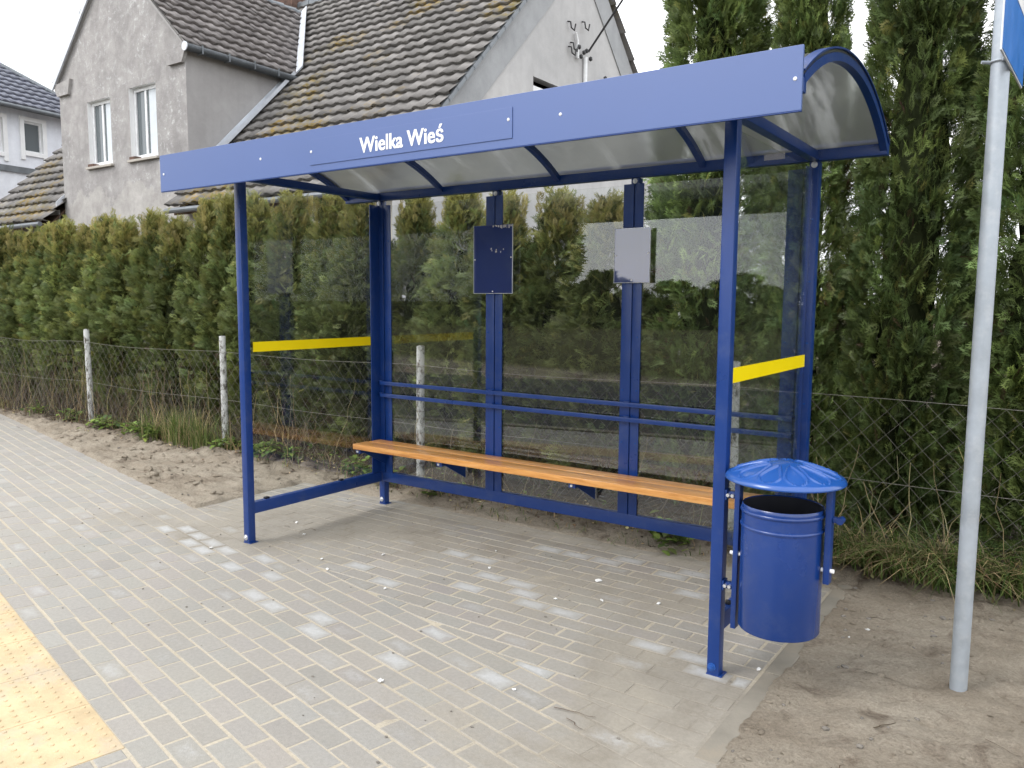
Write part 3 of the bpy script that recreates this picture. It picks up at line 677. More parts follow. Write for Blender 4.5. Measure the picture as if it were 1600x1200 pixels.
# fascia
b = MB(); b.box(-.333, 3.333, -.302, -.2895, 2.129, 2.335, .001); fa = b.build('fascia', M['fascia'], sh)
for x, z in ((-.297, 2.226), (.587, 2.23), (2.415, 2.229), (3.31, 2.23)): b = MB(); b.cyl((x, -.302, z), (x, -.305, z), .007, .005, 12); b.build('rivet', M['white'], fa)
b = MB(); b.box(.971, 2.188, -.3055, -.303, 2.163, 2.286, .0006); sp = b.build('name_plate', M['fascia'], fa)
for x, z in ((.981, 2.227), (2.169, 2.238)): b = MB(); b.cyl((x, -.3055, z), (x, -.3085, z), .007, .005, 12); b.build('rivet', M['white'], fa)
b = MB(); b.box(-.333, 3.333, -.3015, -.2895, 2.1245, 2.1285); b.build('edge_trim', M['blue'], fa)
cu = bpy.data.curves.new('lettering', 'FONT'); cu.body = 'Wielka Wie\u015b'; cu.size = .1; cu.extrude = .0006; cu.offset = .0014; cu.space_character = 1.03; cu.fill_mode = 'BOTH'
to = bpy.data.objects.new('lettering', cu); COL.objects.link(to); bpy.context.view_layer.update()
dg = bpy.context.evaluated_depsgraph_get(); me = bpy.data.meshes.new_from_object(to.evaluated_get(dg)); bpy.data.objects.remove(to)
co = np.zeros(len(me.vertices) * 3, np.float32); me.vertices.foreach_get('co', co); co = co.reshape(-1, 3)
x0, x1 = co[:, 0].min(), co[:, 0].max(); zcap = .0727
co2 = np.stack([1.318 + (co[:, 0] - x0) / (x1 - x0) * .508, -.3062 - co[:, 2], 2.189 + co[:, 1] / zcap * .071], 1)
nvt = len(co2); base_f = [list(p.vertices) for p in me.polygons]; VV = []; FF = []
for q, dx in enumerate((-.0014, -.0005, .0005, .0014)):      # overlapping strokes give the heavy bold weight
    VV.append(co2 + np.array([dx, -.00012 * q, 0])); FF += [[v + q * nvt for v in f] for f in base_f]
bpy.data.meshes.remove(me); me = bpy.data.meshes.new('lettering'); me.from_pydata(np.concatenate(VV).tolist(), [], FF); me.update()
link('lettering', me, M['white_letter'], sp)

# ------------------------------------------------------------------ litter bin
lb = thing('litter_bin', 'blue round metal litter bin with domed petal lid hung on the right front post', 'litter bin', (3.25, 0, .2))
bx, by = 3.245, 0.0
b = MB(); prof = [(.0, .262), (.14, .262), (.147, .257), (.150, .262), (.150, .655), (.1535, .656), (.1555, .661), (.1535, .666), (.150, .668), (.150, .710), (.1535, .712), (.1555, .718), (.1535, .724), (.150, .726), (.150, .738), (.147, .742), (.144, .738)]
b.lathe(prof, (bx, by, 0), 72); bbd = b.build('bin_body', M['blue_bin'], lb, True, 50)
b = MB(); b.lathe([(.144, .738), (.144, .30), (.0, .30)], (bx, by, 0), 48); b.build('liner', M['black'], bbd, True, 50)
# domed lid with pressed petals
NR, NA, NP = 48, 440, 11
V = []; F = []
def lid_z(r, th):
    rho = r / .219; z = .852 + .056 * (1 - rho ** 1.7)
    s = 2 * math.pi / NP; a = (th + .2) % s - s / 2
    if .1 < rho < .93:
        q = max(0, 1 - abs((rho - .60) / .30) ** 3); wv = .42 * s * q ** .5 * (.45 + .55 * smooth(.15, .75, rho)) if q > 0 else 0
        if q > 0:
            d = (abs(a) - wv) * r; z += .0075 * math.exp(-(d / .0034) ** 2) * smooth(.12, .3, rho)
            if abs(a) < wv: z -= .002
        else:
            dd = math.hypot(a * r, (rho - .90) * .219); z += .0
    if rho > .965: z -= .008 * (rho - .965) / .035
    return z
for i in range(NR + 1):
    r = .219 * (i / NR) ** .85
    for j in range(NA): th = 2 * math.pi * j / NA; V.append((bx + .003 + r * math.cos(th), by + r * math.sin(th), lid_z(r, th)))
nb = len(V)
for i in range(NR):
    for j in range(NA): k = (j + 1) % NA; F.append((i * NA + j, (i + 1) * NA + j, (i + 1) * NA + k, i * NA + k))
for r, z in ((.219, .838), (.214, .836)):
    base = len(V)
    for j in range(NA): th = 2 * math.pi * j / NA; V.append((bx + .003 + r * math.cos(th), by + r * math.sin(th), z))
    pb = base - NA
    for j in range(NA): k = (j + 1) % NA; F.append((pb + j, base + j, base + k, pb + k))
base = len(V)
for j in range(NA): th = 2 * math.pi * j / NA; V.append((bx + .003 + .02 * math.cos(th), by + .02 * math.sin(th), .884))
for j in range(NA): k = (j + 1) % NA; F.append((base - NA + j, base + j, base + k, base - NA + k))
link('lid', np_mesh('lid', V, F, None, True), M['blue_lid'], lb)
b = MB(); b.box(3.064, 3.084, -.022, .022, .215, .856, .002); u1 = b.build('upright', M['blue'], lb, True)
b = MB(); b.box(3.405, 3.428, -.022, .022, .468, .856, .004); u2 = b.build('upright', M['blue'], lb, True)
for xa, xb, uu in ((3.064, 3.050, u1), (3.084, 3.094, u1), (3.396, 3.405, u2), (3.428, 3.442, u2)): b = MB(); b.cyl((xa, -.008, .519), (xb, -.008, .519), .008, None, 10); b.build('bolt', M['white'], uu, True)
b = MB(); b.box(3.428, 3.462, -.012, .012, .702, .722, .003); b.cyl((3.455, -.018, .712), (3.455, .018, .712), .013, None, 12); b.build('lock', M['blue'], u2, True)
for z in (.75, .382):
    b = MB(); b.box(3.0252, 3.032, -.022, .022, z - .02, z + .02, .001); b.box(3.032, 3.064, -.012, .012, z - .013, z + .013, .002); cl_ = b.build('bracket', M['blue'], lb, True)
    for xx in (3.037, 3.055): b = MB(); b.cyl((xx, -.012, z), (xx, -.026, z), .007, None, 8); b.build('bolt', M['zinc'], cl_, True)

# ------------------------------------------------------------------ road sign on a post
sg = thing('road_sign', 'tall galvanised pole carrying a blue road sign, standing in bare soil on the right', 'road sign', (3.83, .41, 0))
b = MB(); b.tube([(3.83 + .0, .41, -.1), (3.83, .41, 3.2)], .031, 28); b.build('pole', M['galv'], sg, True)
ang = math.atan2(.6, .03); pm = Matrix.Translation((3.854, .107, 2.333)) @ Matrix.Rotation(ang, 4, 'Z')
b = MB(); b.box(0, .6, 0, .006, 0, .6, .0015, pm); pl = b.build('sign_plate', M['zincsheet'], sg)
b = MB(); b.box(.006, .594, -.0022, -.0003, .006, .594, 0, pm); pl2 = b.build('blue_face', M['signblue'], pl)
b = MB(); b.box(.09, .51, -.0042, -.0024, .235, .51, 0, pm); b.build('white_panel', M['white'], pl2)
for z in (2.37, 2.86):
    b = MB(); b.tube([(3.83 + .0345 * math.cos(a), .41 + .0345 * math.sin(a), z) for a in np.linspace(0, 2 * math.pi, 21)], .004, 6)
    b.box(3.858, 3.8685, .36, .46, z - .014, z + .014, .001); b.cyl((3.80, .40, z), (3.772, .385, z + .002), .006, None, 8); b.cyl((3.855, .372, z), (3.838, .366, z), .008, None, 8)
    b.build('clamp', M['galv'], sg, True)

# ------------------------------------------------------------------ foliage
def frond_template(kind):
    """a flat thuja spray: kite-shaped leaflets along a drooping midrib; unit length along +X"""
    rg = random.Random(kind); V = []; F = []
    def kite(bx_, by_, ang, l, wd, zt):
        d = (math.cos(ang), math.sin(ang)); p = (-d[1], d[0]); b = len(V); m = .45
        V.extend([(bx_, by_, -.25 * bx_ * bx_), (bx_ + d[0] * l * m + p[0] * wd, by_ + d[1] * l * m + p[1] * wd, -.25 * (bx_ + d[0] * l * m) ** 2 + zt),
                  (bx_ + d[0] * l, by_ + d[1] * l, -.25 * (bx_ + d[0] * l) ** 2 - .03 * rg.random()), (bx_ + d[0] * l * m - p[0] * wd, by_ + d[1] * l * m - p[1] * wd, -.25 * (bx_ + d[0] * l * m) ** 2 + zt)])
        F.append((b, b + 1, b + 2, b + 3))
    n = 5
    for i in range(n):
        s = .08 + .62 * i / (n - 1)
        for sg_ in (-1, 1):
            a = sg_ * R(rg.uniform(30, 50)); l = (.55 - .27 * s) * rg.uniform(.75, 1.15)
            kite(s, 0, a, l, .030 * rg.uniform(.8, 1.2), rg.uniform(-.01, .02))
            if i < 4: kite(s + math.cos(a) * l * .4, math.sin(a) * l * .4, a * .2, l * .6, .024, 0)
            if i < 3: kite(s + math.cos(a) * l * .3, math.sin(a) * l * .3, a * 1.7, l * .45, .022, 0)
    kite(.6, 0, rg.uniform(-.15, .15), .42, .032, 0); kite(0, 0, 0, .75, .014, 0)
    return np.array(V, np.float32), np.array(F, np.int32)
TPL = [frond_template(k) for k in (1, 2, 3)]
def unit(v): return v / np.maximum(np.linalg.norm(v, axis=1, keepdims=True), 1e-6)
def scatter(name, P, D, N, L, T, tipmul=1.25):
    """place fronds: positions P, axis D, normal N, length L, tint T"""
    Vs, Fs, Ts = [], [], []; off = 0
    which = nrng.integers(0, len(TPL), len(P)); D = unit(D); Y = unit(np.cross(N, D)); N = np.cross(D, Y)
    for k, (tv, tf) in enumerate(TPL):
        sel = which == k; m = sel.sum()
        if not m: continue
        p, d, y, n, l, t = P[sel], D[sel], Y[sel], N[sel], L[sel], T[sel]
        v = p[:, None] + l[:, None, None] * (tv[None, :, :1] * d[:, None] + tv[None, :, 1:2] * y[:, None] + tv[None, :, 2:3] * n[:, None])
        f = tf[None] + (np.arange(m) * len(tv))[:, None, None] + off
        g = 1 + (tipmul - 1) * np.clip(tv[:, 0], 0, 1)
        c = t[:, None] * g[None, :, None]
        Vs.append(v.reshape(-1, 3)); Fs.append(f.reshape(-1, 4)); Ts.append(c.reshape(-1, 3)); off += m * len(tv)
    return np_mesh(name, np.concatenate(Vs), np.concatenate(Fs), np.concatenate(Ts))
def crown(name, h, r, n, seed, prof, L0=.15, yellow=.0, brown=.0, lump=.22, green=(.040, .066, .018), topup=1.0, spike=0, bare=0.0):
    g = np.random.default_rng(seed); Pp = []; Dd = []; Nn = []; Ll = []; Tt = []
    ph = g.uniform(0, 50)
    # branch-tip clumps: fronds gather round clump centres so that light and dark masses form
    nc = max(12, n // 16)
    cu = g.uniform(.012, 1, nc) ** (.95 if h < 4 else 1.25); ca = g.uniform(0, 2 * np.pi, nc)
    k = 0
    for c in range(nc):
        zc = cu[c] * h; ac = ca[c]
        lumpv = 1 + lump * noise.noise((math.cos(ac) * 1.6 + ph, math.sin(ac) * 1.6, zc * 2.2)) * 1.6 + lump * .5 * noise.noise((math.cos(ac) * 4 + ph, math.sin(ac) * 4, zc * 5))
        Rz = r * prof(cu[c]) * lumpv
        m = g.poisson(n / nc)
        if zc < .3: m = int(m * .9)
        if bare and g.random() < bare: continue
        base = np.array([.28 * Rz * math.cos(ac), .28 * Rz * math.sin(ac), zc - .06])
        hue = g.normal(0, .12); val = math.exp(g.normal(.0, .30))
        ou = np.array([math.cos(ac), math.sin(ac), 0]); tang = np.array([-math.sin(ac), math.cos(ac), 0])
        upb = .55 + 1.5 * max(0, cu[c] - .72) * topup / .28
        droop = g.normal(0, .18)
        for j in range(m):
            t = g.random(); out = ou * (.30 + .42 * t) * Rz
            p = base + out * .95 + tang * g.normal(0, .055) + np.array([0, 0, g.normal(0.05, .055) + .10 * t])
            d = ou * g.uniform(.5, 1.1) + tang * g.normal(0, .5) + np.array([0, 0, upb + droop + g.normal(0, .35)])
            nn = tang * g.normal(1, .5) * (1 if g.random() < .5 else -1) + np.array([0, 0, g.normal(.35, .35)]) + ou * g.normal(0, .4)
            col = np.array(green) * val * math.exp(g.normal(0, .18)) * np.array([1 + .7 * hue + .02, 1 + .2 * hue, 1 - .3 * hue])
            ty = yellow * smooth(.74, 1.0, cu[c] + g.normal(0, .05))
            if g.random() < ty + .03: col = col * .45 + np.array([.20, .18, .055]) * g.uniform(.6, 1.1)
            if brown and g.random() < brown * smooth(.55, .1, cu[c]): col = np.array([.085, .058, .032]) * g.uniform(.5, 1.3)
            Pp.append(p); Dd.append(d); Nn.append(nn); Ll.append(L0 * g.uniform(.65, 1.3)); Tt.append(col)
    for s in range(spike):
        a = g.uniform(0, 2 * np.pi); rr = r * g.uniform(0, .5); z0 = h * g.uniform(.88, .985)
        for q in range(4):
            Pp.append(np.array([rr * math.cos(a), rr * math.sin(a), z0 + q * .05])); Dd.append(np.array([g.normal(0, .12), g.normal(0, .12), 1])); Nn.append(np.array([math.cos(a + q * 1.6), math.sin(a + q * 1.6), 0]))
            Ll.append(L0 * g.uniform(.7, 1.1) * .9); Tt.append(np.array([.30, .26, .09]) * g.uniform(.6, 1.2))
    return scatter(name, np.array(Pp, np.float32), np.array(Dd, np.float32), np.array(Nn, np.float32), np.array(Ll, np.float32), np.clip(np.array(Tt, np.float32), .004, .6))
def trunk_mesh(name, h, r0, seed, limbs=14, r=.3):
    g = random.Random(seed); b = MB()
    pts = [Vector((g.gauss(0, .008), g.gauss(0, .008), h * i / 8)) for i in range(9)]
    b.tube(pts, [max(.006, r0 * (1 - i / 8.6)) for i in range(9)], 9)
    for i in range(limbs):
        z = h * (.06 + .85 * i / limbs); a = g.uniform(0, 6.28); l = r * g.uniform(.5, .85)
        b.tube([(0, 0, z), (l * .5 * math.cos(a), l * .5 * math.sin(a), z + .08), (l * math.cos(a), l * math.sin(a), z + .22)], [r0 * .3, r0 * .2, .004], 5)
    bmesh.ops.recalc_face_normals(b.bm, faces=b.bm.faces[:]); me = bpy.data.meshes.new(name); b.bm.to_mesh(me); b.bm.free(); me.materials.append(M['bark']); return me
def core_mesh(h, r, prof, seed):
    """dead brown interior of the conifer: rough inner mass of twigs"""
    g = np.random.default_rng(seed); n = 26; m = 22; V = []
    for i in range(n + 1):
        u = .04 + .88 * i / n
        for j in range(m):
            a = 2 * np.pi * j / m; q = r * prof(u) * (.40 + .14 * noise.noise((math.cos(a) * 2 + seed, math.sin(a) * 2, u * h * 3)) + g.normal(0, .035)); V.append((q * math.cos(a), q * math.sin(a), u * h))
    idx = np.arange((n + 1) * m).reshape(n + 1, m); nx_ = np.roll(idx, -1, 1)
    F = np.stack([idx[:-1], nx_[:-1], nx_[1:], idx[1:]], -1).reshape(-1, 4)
    return np_mesh('dark_core', V, F)
M['core'] = simple('dark_conifer_core', (.024, .030, .014), 1, 0, 0, .5, 25, .6, 40)  # near-black green stands in for the shade deep inside the crown
def prof_hedge(u): return (.80 + .25 * min(1, u / .15)) * (1 if u < .55 else max(.10, 1 - ((u - .55) / .46) ** 1.25))
def prof_tall(u): return (1.22 + .1 * min(1, u / .1)) * (1 - .24 * smooth(.36, .52, u)) * (1 if u < .62 else max(.05, 1 - ((u - .62) / .40) ** 1.9))
def shrub_meshes(i, h, r, n, prof, **kw):
    cr = crown('crown', h, r, n, 100 + i, prof, **kw); cr.materials.append(M['leaf'])
    co_ = core_mesh(h * (.9), r, prof, i + 3); co_.materials.append(M['core'])
    tr = trunk_mesh('trunk', h * .8, .035 if h < 3 else .06, i, 12 if h < 3 else 34, r)
    return cr, co_, tr
def place_tree(name, meshes, x, y, z, rot, sc, label, cat, group=None):
    t = thing(name, label, cat, (x, y, z), group); t.rotation_euler[2] = rot; t.scale = sc
    bpy.context.view_layer.update()
    parts = {}
    for nm, me in zip(('crown', 'dark_core', 'trunk'), meshes):
        o = bpy.data.objects.new(nm, me); COL.objects.link(o)
        o.parent = parts.get('crown', t) if nm == 'dark_core' else t
        parts[nm] = o
    return t
HED = [shrub_meshes(i, 2.5, .36, 5600, prof_hedge, yellow=.9, brown=.10, L0=.108, spike=44, green=(.118, .146, .048)) for i in range(5)]
x = -13.2; i = 0
while x < 1.75:
    rg = random.Random(i * 31 + 5)
    top = np.interp(x, [-9, -5.3, -3.5, -2.5, -1.4, -.3, .1, 1.3], [2.46, 2.47, 2.55, 2.58, 2.46, 2.40, 2.33, 2.30])
    hh = (top + rg.gauss(-.05, .05)) / 2.62
    place_tree('thuja_shrub', HED[i % 5], x, 2.36 + rg.gauss(0, .04), .0, rg.uniform(0, 6.28), (rg.uniform(.92, 1.08), rg.uniform(.92, 1.08), hh), 'clipped thuja shrub with yellowish tips in the long hedge behind the wire fence', 'shrub', 'thujas of the clipped hedge')
    x += .50 + rg.gauss(0, .03); i += 1
TALL = [shrub_meshes(20 + i, 6.0, .40, 23000, prof_tall, lump=.13, yellow=.1, brown=.03, L0=.11, green=(.108, .152, .047), bare=(.0, .03, .06)[i]) for i in range(3)]
for (x, y, k, s, hs, rot, lab) in ((1.88, 2.70, 2, .84, 1.0, .4, 'tall columnar thuja with bare twigs on its left edge, beside the low hedge'),
                             (2.56, 2.66, 1, .56, .98, 2.1, 'narrow tall thuja rising just behind the raised end of the shelter roof'),
                             (3.24, 2.62, 0, .70, 1.06, 4.0, 'broad dense tall thuja between the shelter roof end and the metal sign pole'),
                             (3.97, 2.60, 1, .82, 1.02, 5.2, 'dark tall thuja at the right edge, partly behind the sign pole'),
                             (4.75, 2.62, 0, .95, .98, 1.2, 'tall thuja standing beyond the right edge of the frame')):
    place_tree('tall_thuja', TALL[k], x, y, 0, rot, (s, s, hs), lab, 'tree', 'tall thujas at the right end')

# stems, grass and weeds ------------------------------------------------
class Stems:
    def __init__(s): s.V = []; s.F = []; s.T = []
    def stem(s, pts, r0, r1, col):
        b = len(s.V); n = len(pts)
        for i, p in enumerate(pts):
            r = r0 + (r1 - r0) * i / (n - 1); a0 = 0
            for k in range(3): a = a0 + k * 2.094; s.V.append((p[0] + r * math.cos(a), p[1] + r * math.sin(a), p[2] + r * .3 * (k - 1))); s.T.append(col)
        for i in range(n - 1):
            for k in range(3): q = (k + 1) % 3; s.F.append((b + i * 3 + k, b + i * 3 + q, b + i * 3 + 3 + q, b + i * 3 + 3 + k))
    def blade(s, base, ang, length, lean, w, col, seg=4, droop=1.0):
        d = (math.cos(ang), math.sin(ang)); pr = (-d[1], d[0]); b = len(s.V)
        for i in range(seg + 1):
            t = i / seg; out = lean * t * t * length; z = length * (t - .38 * droop * lean * t * t * t); ww = w * (1 - t) ** .7 + .0004
            p = (base[0] + d[0] * out, base[1] + d[1] * out, base[2] + z)
            s.V.append((p[0] - pr[0] * ww, p[1] - pr[1] * ww, p[2])); s.V.append((p[0] + pr[0] * ww, p[1] + pr[1] * ww, p[2])); s.T += [col, col]
        for i in range(seg): s.F.append((b + 2 * i, b + 2 * i + 1, b + 2 * i + 3, b + 2 * i + 2))
    def leaf(s, c, ang, tilt, l, wd, col):
        d = Vector((math.cos(ang) * math.cos(tilt), math.sin(ang) * math.cos(tilt), math.sin(tilt))); p = Vector((-math.sin(ang), math.cos(ang), 0)); c = Vector(c); b = len(s.V)
        up = Vector((0, 0, .12 * l))
        for q in (c, c + d * l * .35 + p * wd + up, c + d * l * .75 + p * wd * .7 + up, c + d * l, c + d * l * .75 - p * wd * .7 + up, c + d * l * .35 - p * wd + up): s.V.append(tuple(q)); s.T.append(col)
        s.F.append((b, b + 1, b + 2, b + 5)); s.F.append((b + 5, b + 2, b + 3, b + 4))
    def build(s, name, mat): return link(name, np_mesh(name, s.V, s.F, s.T), mat)
def jit(c, a, g): k = math.exp(g.gauss(0, a)); return tuple(max(.003, x * k * math.exp(g.gauss(0, .06))) for x in c)
STRAW = (.42, .34, .18); TAN = (.26, .20, .115); BROWN = (.105, .072, .045); GREEN = (.12, .17, .045); DGREEN = (.075, .12, .03); GREY = (.20, .17, .14)
g = random.Random(3)
# tangled dry stems in and before the fence
st = Stems()
def wander(x, y, z0, h, spread):
    pts = [(x, y, z0)]; a = g.uniform(0, 6.28); lx, ly = math.cos(a) * spread, math.sin(a) * spread * .35
    n = 6; cv = g.uniform(-.5, .8)
    for i in range(1, n + 1):
        t = i / n; pts.append((x + lx * t + g.gauss(0, .012), y + ly * t + g.gauss(0, .008), z0 + h * (t - .35 * max(0, cv) * t * t) + g.gauss(0, .01)))
    return pts
for i in range(4000):
    x = g.uniform(-9.5, 4.8); dens = 1.0 if x < -1.6 else (.42 if x < 3 else .25)
    if g.random() > dens: continue
    y = g.gauss(1.82, .09) if g.random() < .65 else g.gauss(2.0, .1)
    hmax = (1.05 if x < -3.3 else .66) if x < -.5 else .5
    st.stem(wander(x, y, ground_h(x, min(y, 2.4)) - .01, g.uniform(.12, hmax) * g.uniform(.35, 1), g.uniform(.05, .75)), g.uniform(.0013, .0036), .0009, jit(g.choice([BROWN, (.06, .045, .034), (.07, .055, .042), TAN, GREY]), .3, g))
for i in range(90):                         # taller pale stalks
    x = g.choice([g.uniform(-9, -1.5), g.uniform(-9, 4.6)]); y = g.gauss(1.72, .06)
    st.stem(wander(x, y, ground_h(x, y) - .01, g.uniform(.4, .85), g.uniform(.05, .35)), g.uniform(.0018, .003), .001, jit(STRAW, .2, g))
for (x, y, a, l) in ((2.62, -.62, .1, .16), (2.7, -.66, -.5, .09), (3.5, .35, -.2, .14), (3.62, -.1, .9, .1), (4.1, .6, .2, .16), (3.95, .05, -.6, .12), (3.4, .95, .4, .1), (-.1, .35, .2, .05), (.1, .42, -.4, .05), (4.3, -.2, .4, .18), (3.55, -.45, 1.1, .08)):
    st.stem([(x + l * t * math.cos(a) + g.gauss(0, .004), y + l * t * math.sin(a) + g.gauss(0, .004), max(0, ground_h(x, y) if x > 3.2 else 0) + .004 + .004 * g.random()) for t in np.linspace(0, 1, 6)], .0028, .0014, jit(BROWN, .3, g))
for (x, y, h, dx) in ((3.05, 1.68, .70, .12), (3.2, 1.66, .42, .25), (3.0, 1.7, .6, -.05), (3.45, 1.72, .62, -.02), (3.42, 1.66, .5, -.22), (3.68, 1.7, .4, .1), (2.95, 1.66, .35, .18), (3.10, 1.62, .3, .3)):
    st.stem([(x + dx * t + g.gauss(0, .006), y, .02 + h * t) for t in np.linspace(0, 1, 7)], .003, .0014, jit(STRAW, .15, g))
tag(st.build('dry_stems', M['twig']), kind='stuff')
# grass: straw and green tufts along the fence foot
gr = Stems()
def tuft(x, y, n, l, cols, w=.0032, lean=(.3, 1.3), sp=.05, bias=None):
    for k in range(n):
        a = g.uniform(0, 6.28) if bias is None or g.random() < .35 else g.gauss(bias, .7)
        px, py = x + g.gauss(0, sp), y + g.gauss(0, sp * .7)
        gr.blade((px, py, ground_h(px, py) - .01), a, l * g.uniform(.5, 1.2), g.uniform(*lean), w * g.uniform(.6, 1.2), jit(g.choice(cols), .25, g), 4)
for i in range(84): tuft(g.uniform(2.9, 4.9), g.gauss(1.66, .055), 20, .36, [STRAW, TAN, GREEN, GREEN, DGREEN], bias=-1.57, w=.0042, lean=(.5, 1.7))
for i in range(50): tuft(g.uniform(2.9, 4.9), g.gauss(1.82, .08), 16, .3, [STRAW, GREEN, DGREEN, DGREEN], bias=-1.57, w=.004, lean=(.3, 1.4))
for i in range(30): tuft(g.gauss(-3.22, .28), g.gauss(1.60, .05), 26, .38, [GREEN, (.15, .20, .05), (.16, .2, .06), STRAW], lean=(.05, .8))
for i in range(26): tuft(g.uniform(-5.5, -1.8), g.gauss(1.66, .06), 14, .2, [GREEN, STRAW, TAN])
for i in range(46): tuft(g.uniform(-1.8, 2.9), g.gauss(1.62, .08), 12, .16, [STRAW, TAN, GREEN, BROWN])
for i in range(24): tuft(g.uniform(-.3, 2.9), g.gauss(1.42, .05), 8, .07, [STRAW, TAN, GREEN, DGREEN])
for i in range(30): tuft(g.uniform(-9, -5.2), g.gauss(1.66, .06), 10, .2, [GREEN, STRAW, TAN, BROWN])
tag(gr.build('grass_tufts', M['grass']), kind='stuff')
wd_ = Stems()
def weed(x, y, n, l, cols):
    for k in range(n):
        a = g.uniform(0, 6.28); r_ = abs(g.gauss(0, .07)); px, py = x + r_ * math.cos(a), y + r_ * math.sin(a); z = ground_h(px, py) + g.uniform(.01, .11)
        wd_.leaf((px, py, z), a + g.gauss(0, .8), g.uniform(-.4, .6), l * g.uniform(.6, 1.3), l * .33, jit(g.choice(cols), .22, g))
LG = (.20, .28, .06)
for (x, y) in ((-4.95, 1.62), (-4.75, 1.6), (-4.1, 1.58), (-3.95, 1.55), (-3.7, 1.54), (-3.6, 1.6), (-2.55, 1.62), (-2.45, 1.68), (-2.1, 1.6), (-2.0, 1.66), (-1.85, 1.6), (-1.7, 1.7), (-5.6, 1.66), (-6.4, 1.68), (-.75, 1.62), (-.55, 1.55), (-.35, 1.55), (.2, 1.5), (2.1, 1.46), (2.2, 1.44)):
    weed(x + g.gauss(0, .04), y, 40, .07, [LG, GREEN, LG, DGREEN])
for i in range(60): weed(g.uniform(-7, 4.5), g.gauss(1.78, .06), 5, .04, [GREEN, DGREEN, LG])
tag(wd_.build('weeds', M['grass']), kind='stuff')
# dead leaves and litter fall at the fence foot
dl = Stems()
for i in range(3000):
    x = g.uniform(-8.5, 4.8); y = g.gauss(1.72, .16)
    if y < 1.36 and x > -1.2: continue
    if x > 3.2 and y < 1.5 and g.random() < .85: continue
    dl.leaf((x, y, ground_h(x, y) + .004), g.uniform(0, 6.28), g.gauss(0, .35), g.uniform(.015, .045), g.uniform(.004, .013), jit(g.choice([BROWN, BROWN, TAN, (.07, .05, .035), STRAW]), .35, g))
tag(dl.build('fallen_leaves', M['twig']), kind='stuff')

# stones, scraps on paving and soil
pb = MB()
for i in range(300):
    x = g.uniform(3.24, 5.2) if g.random() < .5 else g.uniform(-7, -1.0); 
    y = g.uniform(-.9, 1.5) if x > 0 else g.uniform(.3, 1.55)
    u, v = walk_uv(x, y)
    if x < 0 and v > -.03: continue
    r_ = abs(g.gauss(0, .006)) + .002
    t = bmesh.new(); bmesh.ops.create_icosphere(t, subdivisions=1, radius=r_, matrix=Matrix.Translation((x, y, ground_h(x, y) + r_ * .15)) @ Matrix.Rotation(g.uniform(0, 6), 4, 'Z') @ Matrix.Diagonal((g.uniform(.7, 1.6), g.uniform(.6, 1.1), g.uniform(.4, .8), 1))); pb.merge(t)
for i in range(150):
    x, y = g.uniform(-1.8, 3.1), g.uniform(-1.3, 1.2); r_ = g.uniform(.002, .0055)
    t = bmesh.new(); bmesh.ops.create_icosphere(t, subdivisions=1, radius=r_, matrix=Matrix.Translation((x, y, r_ * .5)) @ Matrix.Diagonal((g.uniform(.7, 1.8), 1, .6, 1))); pb.merge(t)
tag(pb.build('pebbles', M['stone']), kind='stuff')
sc = MB()
for (x, y) in ((-.08, -.22), (.62, .03), (.85, .3), (1.35, .75), (1.5, .48), (.78, -.07), (1.25, -.1), (2.42, -.6), (2.05, .3), (2.5, .55), (2.25, .42), (3.42, .82), (3.37, .68), (3.45, 1.35), (3.16, .72), (1.95, -.85), (-.1, .45), (.15, .3), (2.9, .35), (3.14, .13), (2.1, .66)):
    s_ = g.uniform(.006, .016); t = bmesh.new()
    bmesh.ops.create_cube(t, size=1, matrix=Matrix.Translation((x, y, .006)) @ Matrix.Rotation(g.uniform(0, 6), 4, 'Z') @ Matrix.Rotation(g.gauss(0, .4), 4, 'X') @ Matrix.Diagonal((s_ * g.uniform(.8, 2.2), s_, .004, 1)))
    bmesh.ops.subdivide_edges(t, edges=t.edges[:], cuts=1)
    for v in t.verts: v.co += Vector((g.gauss(0, .0016), g.gauss(0, .0016), g.gauss(0, .0012)))
    sc.merge(t)
tag(sc.build('litter_scraps', M['scrap']), kind='stuff')
# soil clods on the left verge
cl_b = MB()
for i in range(420):
    x = -7.2 + 6.4 * g.random() ** .8; y = g.uniform(.2, 1.62); u, v = walk_uv(x, y)
    if v > -.02 or (x > -1.03 and y < 1.32): continue
    r_ = min(.05, abs(g.gauss(0, .014)) + .006)
    t = bmesh.new(); bmesh.ops.create_icosphere(t, subdivisions=2, radius=r_, matrix=Matrix.Translation((x, y, ground_h(x, y) + r_ * .1)) @ Matrix.Rotation(g.uniform(-.5, .5), 4, 'Z') @ Matrix.Diagonal((g.uniform(.9, 2.2), g.uniform(.7, 1.2), g.uniform(.4, .75), 1)))
    for v_ in t.verts: v_.co += v_.normal * noise.noise(v_.co * 40) * r_ * .5
    cl_b.merge(t)
for i in range(700):
    x = 3.26 + 2.0 * g.random(); y = g.uniform(-.9, 1.5); r_ = min(.02, abs(g.gauss(0, .005)) + .0025)
    t = bmesh.new(); bmesh.ops.create_icosphere(t, subdivisions=1, radius=r_, matrix=Matrix.Translation((x, y, ground_h(x, y) + r_ * .1)) @ Matrix.Rotation(g.uniform(0, 6), 4, 'Z') @ Matrix.Diagonal((g.uniform(.9, 2.0), g.uniform(.7, 1.2), g.uniform(.4, .7), 1)))
    for v_ in t.verts: v_.co += v_.normal * noise.noise(v_.co * 90) * r_ * .5
    cl_b.merge(t)
